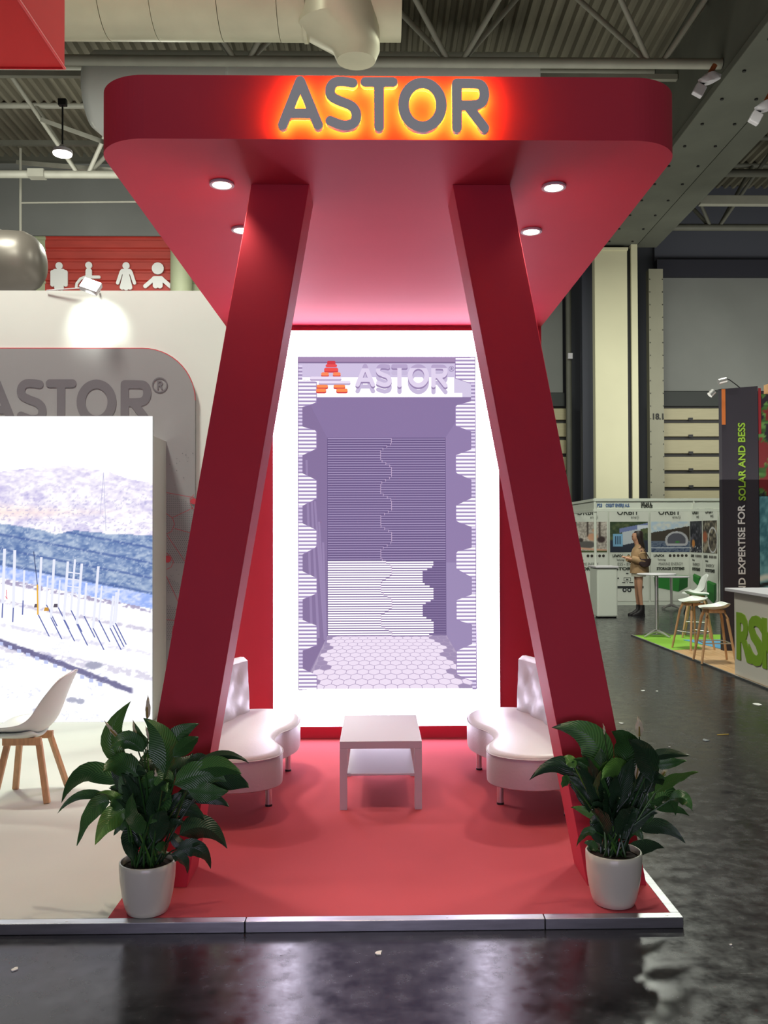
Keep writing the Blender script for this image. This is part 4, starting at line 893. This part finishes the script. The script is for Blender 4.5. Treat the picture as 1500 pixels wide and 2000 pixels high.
def banner(o, xd, w_, kind, label, head, title1, title2, side, group):
    # o: bottom-left corner seen from the front, xd: direction of width
    o = Vector(o); xd = Vector(xd); n = xd.cross(Vector((0, 0, 1))); t = thing('roll_up_banner', label, 'banner', o+xd*w_/2, group)
    def P(u, z, d=0): return o+xd*(u*w_)+Vector((0, 0, z))+n*d
    MB().hexa([P(0, .1), P(1, .1), P(1, .1, .012), P(0, .1, .012)], [P(0, 2.42), P(1, 2.42), P(1, 2.42, .012), P(0, 2.42, .012)]).build('banner_sheet', mat('banner_white', (212, 214, 204), .5), t)
    pz0, pz1 = 1.33, 2.10
    picture('banner_photo', P(.02, pz0, .016), xd*w_*.96, (0, 0, pz1-pz0), 70, 56, scene_pic(kind), PRINT, t)
    def T(s, u, z, h, wd, m, b=.003): return text(s, h, 'lettering', m, t, P(u, z, .018), xd, (0, 0, 1), bold=b, width=wd*w_, depth=.004)
    T('ORBIT', .2, 2.275, .2, .55, DKP, .004); T('enerji', .55, 2.18, .11, .2, GRP, 0)
    T('LiFePO4', .08, 1.21, .09, .26, DKP); T('Technology', .18, 1.12, .06, .2, DKP, 0)
    dm_ = MB()
    for k in range(5):
        c = P(.49+k*.1, 1.24, .018); r = .036
        dm_.add([c+xd*r*math.cos(a)*min(1, w_)+Vector((0, 0, r*math.sin(a))) for a in np.linspace(0, 2*PI, 14, endpoint=False)], [tuple(range(14))], lin((54, 48, 44)))
    if kind in ('boat', 'night', 'camp'):
        base = {'boat': (.1, .92, .33, .78), 'night': (.25, .85, .5, .8), 'camp': (.3, .9, .15, .68)}[kind]; g1, g2 = lin((42, 128, 50)), lin((24, 90, 36)); u0, u1, z0, z1 = base
        dm_.add([P(u0, z0+.12, .017), P(u0+(u1-u0)*.72, z0, .017), P(u0+(u1-u0)*.76, z1-.1, .017), P(u0-.02, z1-.04, .017)], [(0, 1, 2, 3)], g1)
        dm_.add([P(u0+(u1-u0)*.72, z0, .017), P(u1, z0+.12, .017), P(u1+.01, z1-.05, .017), P(u0+(u1-u0)*.76, z1-.1, .017)], [(0, 1, 2, 3)], g2)
        dm_.add([P(u0-.02, z1-.04, .017), P(u0+(u1-u0)*.76, z1-.1, .017), P(u1+.01, z1-.05, .017), P(u0+.1, z1, .017)], [(0, 1, 2, 3)], lin((66, 150, 66)))
    elif kind == 'container':
        K = lin((40, 42, 44))
        dm_.add([P(.2, .42, .017), P(.86, .42, .017), P(.86, .48, .017), P(.2, .48, .017)], [(0, 1, 2, 3)], K)
        for cx in (.38, .5): dm_.add([P(cx, .38, .018)+xd*.055*math.cos(a)+Vector((0, 0, .055*math.sin(a))) for a in np.linspace(0, 2*PI, 16, endpoint=False)], [tuple(range(16))], K); dm_.add([P(cx, .38, .019)+xd*.025*math.cos(a)+Vector((0, 0, .025*math.sin(a))) for a in np.linspace(0, 2*PI, 16, endpoint=False)], [tuple(range(16))], lin((200, 200, 200)))
        for u0, u1, z0, z1 in ((.36, .54, .6, .61), (.36, .54, .68, .69), (.36, .37, .6, .69), (.53, .54, .6, .69), (.42, .48, .63, .655), (.32, .4, .55, .575), (.44, .46, .55, .575), (.5, .6, .55, .575), (.42, .48, .78, .81), (.2, .24, .66, .69)): dm_.add([P(u0, z0, .018), P(u1, z0, .018), P(u1, z1, .018), P(u0, z1, .018)], [(0, 1, 2, 3)], K)
    dm_.build('printed_marks', PRINT, t, fix=False)['kind'] = 'stuff'
    T(title1, .5-side/2, 1.0, .1, side, GRP, 0); T(title2, .5-side*1.15/2, .88, .1, side*1.15, DKP, .005)
banner((4.82, 22.5, 0), (1, 0, 0), .98, 'family', 'roll-up banner with lying family photo behind the white counter', 1, 'HOME ENERGY', 'STORAGE', .5, None)
banner((5.84, 22.5, 0), (1, 0, 0), 1.0, 'container', 'roll-up banner with white container photo behind the woman', 1, 'ESS - ENERGY', 'STORAGE', .6, None)
banner((6.88, 22.5, 0), (1, 0, 0), 1.02, 'boat', 'roll-up banner with boat photo reading MARINE ENERGY', 1, 'MARINE ENERGY', 'STORAGE SYSTEMS', .6, None)
banner((7.89, 22.45, 0), (0, -1, 0), .85, 'night', 'narrow side-wall banner with dark night photo, next to the boat banner', 1, 'ENERGY', 'SYSTEMS', .55, None)
banner((7.89, 21.58, 0), (0, -1, 0), .95, 'camp', 'narrow side-wall banner with campsite photo nearest the dark banner', 1, 'ENERGY', 'SYSTEMS', .55, None)
cw = thing('white_counter', 'white reception counter in front of the lying family banner', 'counter', (4.95, 19.3, 0))
B('counter_body', (4.68, 19.04, .02), (5.12, 19.7, 1.06), SYS, cw, bevel=.03); B('counter_top', (4.65, 19.01, 1.06), (5.14, 19.74, 1.1), GLOSSW, cw, bevel=.01); B('plinth', (4.7, 19.08, 0), (5.1, 19.68, .02), BLACK, cw)
# round tables
def rtable(x, y, h, r, label, top):
    t = thing('round_table', label, 'table', (x, y, 0))
    MB().lathe([(r-.02, h-.025), (r, h-.018), (r, h-.006), (r-.01, h)], (x, y), 40).build('table_top', GLOSSW, t, smooth=False)
    MB().lathe([(.04, .06), (.032, .09), (.032, h-.04), (.06, h-.025)], (x, y), 16).build('pole', CHROME, t, smooth=True)
    for k in range(4):
        a = .5+k*PI/2; MB().tube([(x, y, .11), (x+.16*math.cos(a), y+.16*math.sin(a), .07), (x+.3*math.cos(a), y+.3*math.sin(a), .02)], [.035, .024, .016], 8).build('foot', CHROME, t, smooth=True)
rtable(4.83, 15.45, 1.1, .33, 'tall white round bar table with chrome cross foot', 1)
rtable(6.98, 21.2, .78, .42, 'lower white round table near the marine banner', 1)
# bar stools
def make_stool():
    t = thing('bar_stool', 'x', 'stool', (0, 0, 0), 'white shell bar stools with wooden legs')
    prof = [(-.2, .735), (-.12, .722), (0, .715), (.1, .722), (.17, .745), (.215, .79)]
    shell(prof, [.13, .19, .21, .21, .2, .15], [(.02, .02), (0, .035), (0, .05), (-.02, .06), (-.05, .06), (-.07, .02)], SHELL, t, n=9, solid=.014)
    for sx in (-1, 1):
        for sy in (-1, 1): MB().tube([(sx*.1, sy*.1, .71), (sx*.135, sy*.135, .6), (sx*.225, sy*.215, .0)], [.019, .02, .015], 10).build('leg', WOOD, t, smooth=True)
        MB().beam((sx*.11, -.12, .69), (sx*.11, .12, .69), .02, .04).build('seat_rail', WOOD, t)
        MB().beam((-.12, sx*.11, .69), (.12, sx*.11, .69), .02, .04).build('seat_rail', WOOD, t)
    q = .175; MB().tube([(-q, -q, .27), (q, -q, .27), (q, q, .27), (-q, q, .27), (-q, -q, .27)], .008, 8).build('foot_ring', CHROME, t)
    return t
s0 = make_stool()
for k, (x, y, a, lb, sc_) in enumerate(((4.86, 13.75, .35, 'left bar stool on the aisle edge of the wood floor', 1), (4.66, 12.35, PI+.15+2.9, 'bar stool nearest the lettered counter', 1.02), (5.5, 15.35, 2.7, 'bar stool farthest back, behind the left stool', 1))):
    o = s0 if k == 0 else copy_tree(s0); o.location = (x, y, .012); o.rotation_euler = (0, 0, a); o.scale = (sc_,)*3; o['label'] = lb
c2 = thing('booth_chair', 'white shell chair behind the bar stools by side banners', 'chair', (7.1, 19.9, 0))
shell([(-.27, .45), (-.2, .46), (-.05, .45), (.08, .46), (.17, .52), (.2, .65), (.22, .8), (.25, .9)], [.16, .22, .23, .23, .22, .2, .18, .12], [(0, 0), (0, .03), (0, .05), (-.03, .06), (-.06, .05), (-.06, .02), (-.04, 0), (0, -.03)], SHELL, c2, cx=7.1, cy=19.9)
for a, b in ((-1, -1), (1, -1), (1, 1), (-1, 1)): MB().tube([(7.1+a*.08, 19.9+b*.08, .46), (7.1+a*.2, 19.9+b*.2, 0)], .014, 8).build('leg', BLACK, c2)
# green-lettered stand
GREENF = mat('green_carpet', (120, 168, 48), .9); BLUEF = mat('blue_carpet', (84, 146, 184), .9)
PLK = mat('wood_laminate', (184, 146, 104), .45, var=.14, scale=3, stretch=(8, .6, 1))
sf = thing('stand_floor', 'wood stand floor with green and blue carpet strips at right', 'flooring', (5.5, 12.5, 0))
B('floor_edge', (4.45, 6, 0), (4.475, 15.7, .02), ALU, sf)
x = 4.476; k = 0
while x < 7.4:
    B('plank', (x, 6, 0), (x+.187, 14.2-.0, .014+.0006*(k % 2)), PLK, sf); x += .19; k += 1
MB().prism([(4.476, 15.7), (4.476, 14.2), (4.6, 14.2), (7.4, 14.2), (7.4, 15.7)], 0, .012).build('green_area', GREENF, sf)
MB().prism([(4.476, 14.25), (4.476, 13.6), (5.0, 13.75), (5.1, 14.25)], .0, .017).build('green_area', GREENF, sf)
MB().prism([(5.1, 14.9), (5.3, 13.5), (7.0, 13.5), (7.0, 14.9)], .0, .02).build('blue_area', BLUEF, sf)
rc = thing('lettered_counter', 'white counter with big green RSK letters at right edge', 'counter', (4.8, 10, 0))
B('counter_body', (4.5, 8.2, .014), (5.1, 11.25, 1.06), mat('counter_warm_white', (206, 200, 188), .5), rc, bevel=.005)
B('counter_top', (4.4, 8.1, 1.06), (5.2, 11.3, 1.1), GLOSSW, rc, bevel=.006)
for ch_, y_, w_ in (('R', 11.19, .46), ('S', 10.80, .43), ('K', 10.44, .50)):
    text(ch_, .78, 'letter', mat('rsk_green', (122, 158, 40), .5), rc, (4.494-.002*(ch_ == 'S'), y_, .245), (0, -1, 0), (0, 0, 1), bold=.028, width=w_, depth=.012)
bn = thing('tall_dark_banner', 'tall dark purple banner tower reading EXPERTISE FOR SOLAR AND BESS', 'banner', (5.5, 13.5, 0))
NAVY = mat('dark_purple_print', (50, 45, 56), .6)
MB().hexa([(5.235, 13.5, 0), (5.79, 13.5, 0), (5.79, 13.62, 0), (5.235, 13.62, 0)], [(5.235, 13.5, 3.985), (5.79, 13.5, 4.03), (5.79, 13.62, 4.03), (5.235, 13.62, 3.985)]).build('banner_panel', NAVY, bn)
B('orange_stripe', (5.236, 13.49, 3.44), (5.29, 13.5, 3.98), mat('orange_print', (206, 112, 52), .6), bn)
GT = mat('lime_text', (150, 190, 60), .5); WT = mat('white_text', (228, 226, 230), .5)
def vt(s, py0, py1, m):
    p = at(1456, py0, 13.49); q = at(1456, py1, 13.49); text(s, .148, 'lettering', m, bn, p, (0, 0, 1), (-1, 0, 0), bold=.0035, width=q.z-p.z, depth=.004)
vt('AND EXPERTISE FOR', 1172, 985, WT); vt('SOLAR AND BESS', 978, 826, GT)
tw = thing('picture_panel', 'banana leaf and teal water picture panel on the right edge', 'picture', (6.3, 13.5, 0))
B('panel_board', (5.795, 13.52, 0), (7.4, 13.6, 3.95), NAVY, tw)
picture('leaf_print', (5.80, 13.51, 2.36), (1.5, 0, 0), (0, 0, 1.55), 60, 60, scene_pic('banana'), PRINT, tw)
B('red_strip', (5.80, 13.505, 3.3), (5.84, 13.512, 4.0), mat('red_strip', (140, 30, 40), .6), tw)
picture('water_print', (5.80, 13.50, .2), (1.5, 0, 0), (0, 0, 2.15), 60, 80, scene_pic('water'), PRINT, tw)
tag(B('wooden_beam', (5.86, 13.3, 3.9), (7.4, 13.45, 4.03), WOOD), 'pale wooden beam along the top of picture panel', 'beam')
def armlamp(pts, hd, label):
    P_ = [at(x, y, 13.52) for x, y in pts]; t = thing('arm_lamp', label, 'lamp', P_[0])
    MB().tube(P_, .008, 6).build('arm', BLACK, t, smooth=True); a, b = [at(x, y, 13.35) for x, y in hd]
    MB().tube([a, b], [.045, .045], 12).build('lamp_head', CHROME, t, smooth=True)
armlamp([(1446, 758), (1436, 750), (1425, 742), (1420, 740)], [(1418, 742), (1403, 746)], 'small chrome arm lamp on top of the dark banner')
armlamp([(1422, 762), (1410, 760), (1396, 763)], [(1394, 764), (1386, 772)], 'small chrome arm lamp reaching left of dark banner')
# ================================================================ the woman
pw = thing('person', 'woman in tan jacket, white skirt and black boots, with shoulder bag', 'person', (5.72, 19.55, 0))
SKIN = mat('skin', (196, 146, 118), .5); COAT = mat('tan_jacket', (166, 134, 98), .8, var=.1, scale=10, bump=.2); HAIRM = mat('dark_hair', (40, 28, 26), .5)
def skin_obj(name, V, Ed, R_, m, parent, sub=2):
    me = bpy.data.meshes.new(name); L = rootloc(parent); me.from_pydata([(v[0], v[1], v[2]) for v in V], Ed, [])
    o = bpy.data.objects.new(name, me); COL.objects.link(o); o.parent = parent
    md = o.modifiers.new('k', 'SKIN'); sv = me.skin_vertices[0].data if me.skin_vertices else None
    if sv is None:
        bpy.context.view_layer.objects.active = o
        me.attributes.new('skin', 'FLOAT', 'POINT')
    for i, r in enumerate(R_):
        me.skin_vertices[0].data[i].radius = (r, r) if not isinstance(r, tuple) else r
    me.skin_vertices[0].data[0].use_root = True
    s = o.modifiers.new('s', 'SUBSURF'); s.levels = sub; s.render_levels = sub; md.use_smooth_shade = True
    me.materials.append(m); return o
V = [(0, 0, .98), (0, 0, 1.2), (0, 0, 1.42), (-.02, 0, 1.52), (-.04, 0, 1.6), (-.055, 0, 1.70), (-.05, 0, 1.76), (-.135, 0, 1.68),
     (.0, .085, .92), (-.01, .08, .52), (.02, .08, .14), (.0, .08, .08), (0, -.085, .92), (.0, -.07, .52), (.05, -.06, .14), (.03, -.06, .08),
     (.0, .16, 1.46), (.03, .2, 1.2), (-.2, .15, 1.26), (-.28, .13, 1.28), (.0, -.16, 1.46), (.04, -.21, 1.2), (-.2, -.16, 1.24), (-.28, -.13, 1.26)]
Ed = [(0, 1), (1, 2), (2, 3), (3, 4), (4, 5), (5, 6), (5, 7), (0, 8), (8, 9), (9, 10), (10, 11), (0, 12), (12, 13), (13, 14), (14, 15), (2, 16), (16, 17), (17, 18), (18, 19), (2, 20), (20, 21), (21, 22), (22, 23)]
for s, by in ((1, .13), (-1, -.13)):       # fingers
    root = 19 if s == 1 else 23
    for k in range(5):
        i = len(V); z0 = 1.28 if s == 1 else 1.26
        V += [(-.31, by+(k-2)*.016, z0+(.02 if k == 4 else 0)), (-.345+(.02 if k in (0, 4) else 0), by+(k-2)*.018-.01*s, z0-.01+(.03 if k == 4 else 0))]; Ed += [(root, i), (i, i+1)]
R_ = [.13, .115, .13, .05, .055, .085, .075, .012, .085, .058, .038, .04, .085, .056, .037, .04, .055, .042, .032, .024, .055, .042, .032, .024]+[.008, .007]*10
try:
    skin_obj('body', V, Ed, R_, SKIN, pw)
except Exception as e:
    bpy.ops.object.select_all(action='DESELECT')
    o = bpy.data.objects.get('body'); print('skin fallback', e)
def ell(cx, cy, z, rx, ry, n=20): return [Vector((5.72+cx+rx*math.cos(2*PI*k/n), 19.55+cy+ry*math.sin(2*PI*k/n), z)) for k in range(n)]
MB().loft([ell(.02, 0, .93, .2, .24), ell(.02, 0, 1.05, .195, .235), ell(.02, 0, 1.2, .175, .22), ell(.01, 0, 1.36, .165, .22), ell(0, 0, 1.46, .12, .2), ell(-.01, 0, 1.52, .07, .1), ell(-.015, 0, 1.56, .065, .075)]).build('jacket', COAT, pw, smooth=True)
off = Vector((5.72, 19.55, 0))
for s in (1, -1): MB().tube([off+Vector(p) for p in ((0, .15*s, 1.47), (.02, .21*s, 1.36), (.045, .225*s, 1.2), (-.05, .2*s, 1.2), (-.2, .16*s, 1.25))], [.06, .088, .092, .085, .07], 14).build('jacket_sleeve', COAT, pw, smooth=True)
MB().loft([ell(0, 0, .86, .15, .19), ell(0, 0, .97, .15, .2)]).build('skirt', mat('white_skirt', (214, 208, 190), .7), pw, smooth=True)
MB().loft([ell(.02, 0, 1.86, .03, .03), ell(.0, 0, 1.85, .075, .07), ell(.0, 0, 1.80, .105, .092), ell(.005, 0, 1.73, .1, .1), ell(.03, 0, 1.66, .075, .1), ell(.06, 0, 1.56, .07, .1), ell(.1, 0, 1.45, .05, .09), ell(.13, 0, 1.34, .02, .05)]).build('hair', HAIRM, pw, smooth=True)
MB().loft([ell(-.06, 0, 1.81, .06, .07), ell(-.075, 0, 1.75, .066, .076), ell(-.075, 0, 1.69, .066, .07), ell(-.065, 0, 1.64, .055, .055), ell(-.055, 0, 1.615, .035, .035)]).build('face', SKIN, pw, smooth=True)
m_ = MB()
for s in (1, -1): m_.tube([off+Vector((-.128, .03*s, 1.735)), off+Vector((-.138, .03*s, 1.735))], .009, 8)
m_.build('eyes', HAIRM, pw); MB().tube([off+Vector((-.128, -.02, 1.66)), off+Vector((-.128, .02, 1.66))], .006, 6).build('mouth', mat('lips', (170, 90, 84), .5), pw)
BOOT = mat('black_boot', (30, 26, 28), .5)
for x_, y_ in ((.02, .08), (.05, -.06)):
    MB().loft([[Vector((5.72+x_+cx+rx*math.cos(2*PI*k/14), 19.55+y_+ry*math.sin(2*PI*k/14), z)) for k in range(14)] for z, cx, rx, ry in ((0.0, -.09, .15, .045), (.04, -.09, .15, .048), (.08, -.04, .1, .05), (.14, 0, .062, .05), (.24, 0, .055, .052))]).build('boot', BOOT, pw, smooth=True)
    B('boot_heel', (5.72+x_+.01, 19.55+y_-.03, 0), (5.72+x_+.06, 19.55+y_+.03, .05), BOOT, pw)
bg = thing('shoulder_bag', 'dark brown shoulder bag hanging at the woman in tan', 'bag', (5.76, 19.3, 1.1))
BAG = mat('dark_brown_leather', (58, 42, 44), .5)
MB().loft([[Vector((5.78+cx+rx*math.cos(2*PI*k/20), 19.29+.05*math.sin(2*PI*k/20), z)) for k in range(20)] for z, cx, rx in ((1.08, 0, .08), (1.12, 0, .12), (1.18, 0, .135), (1.25, .02, .12))]).build('bag_body', BAG, bg, smooth=True, bevel=0)
MB().tube([(5.68, 19.3, 1.22), (5.72, 19.33, 1.4), (5.74, 19.42, 1.52), (5.82, 19.36, 1.4), (5.89, 19.3, 1.24)], .012, 8).build('strap', BAG, bg, smooth=True)
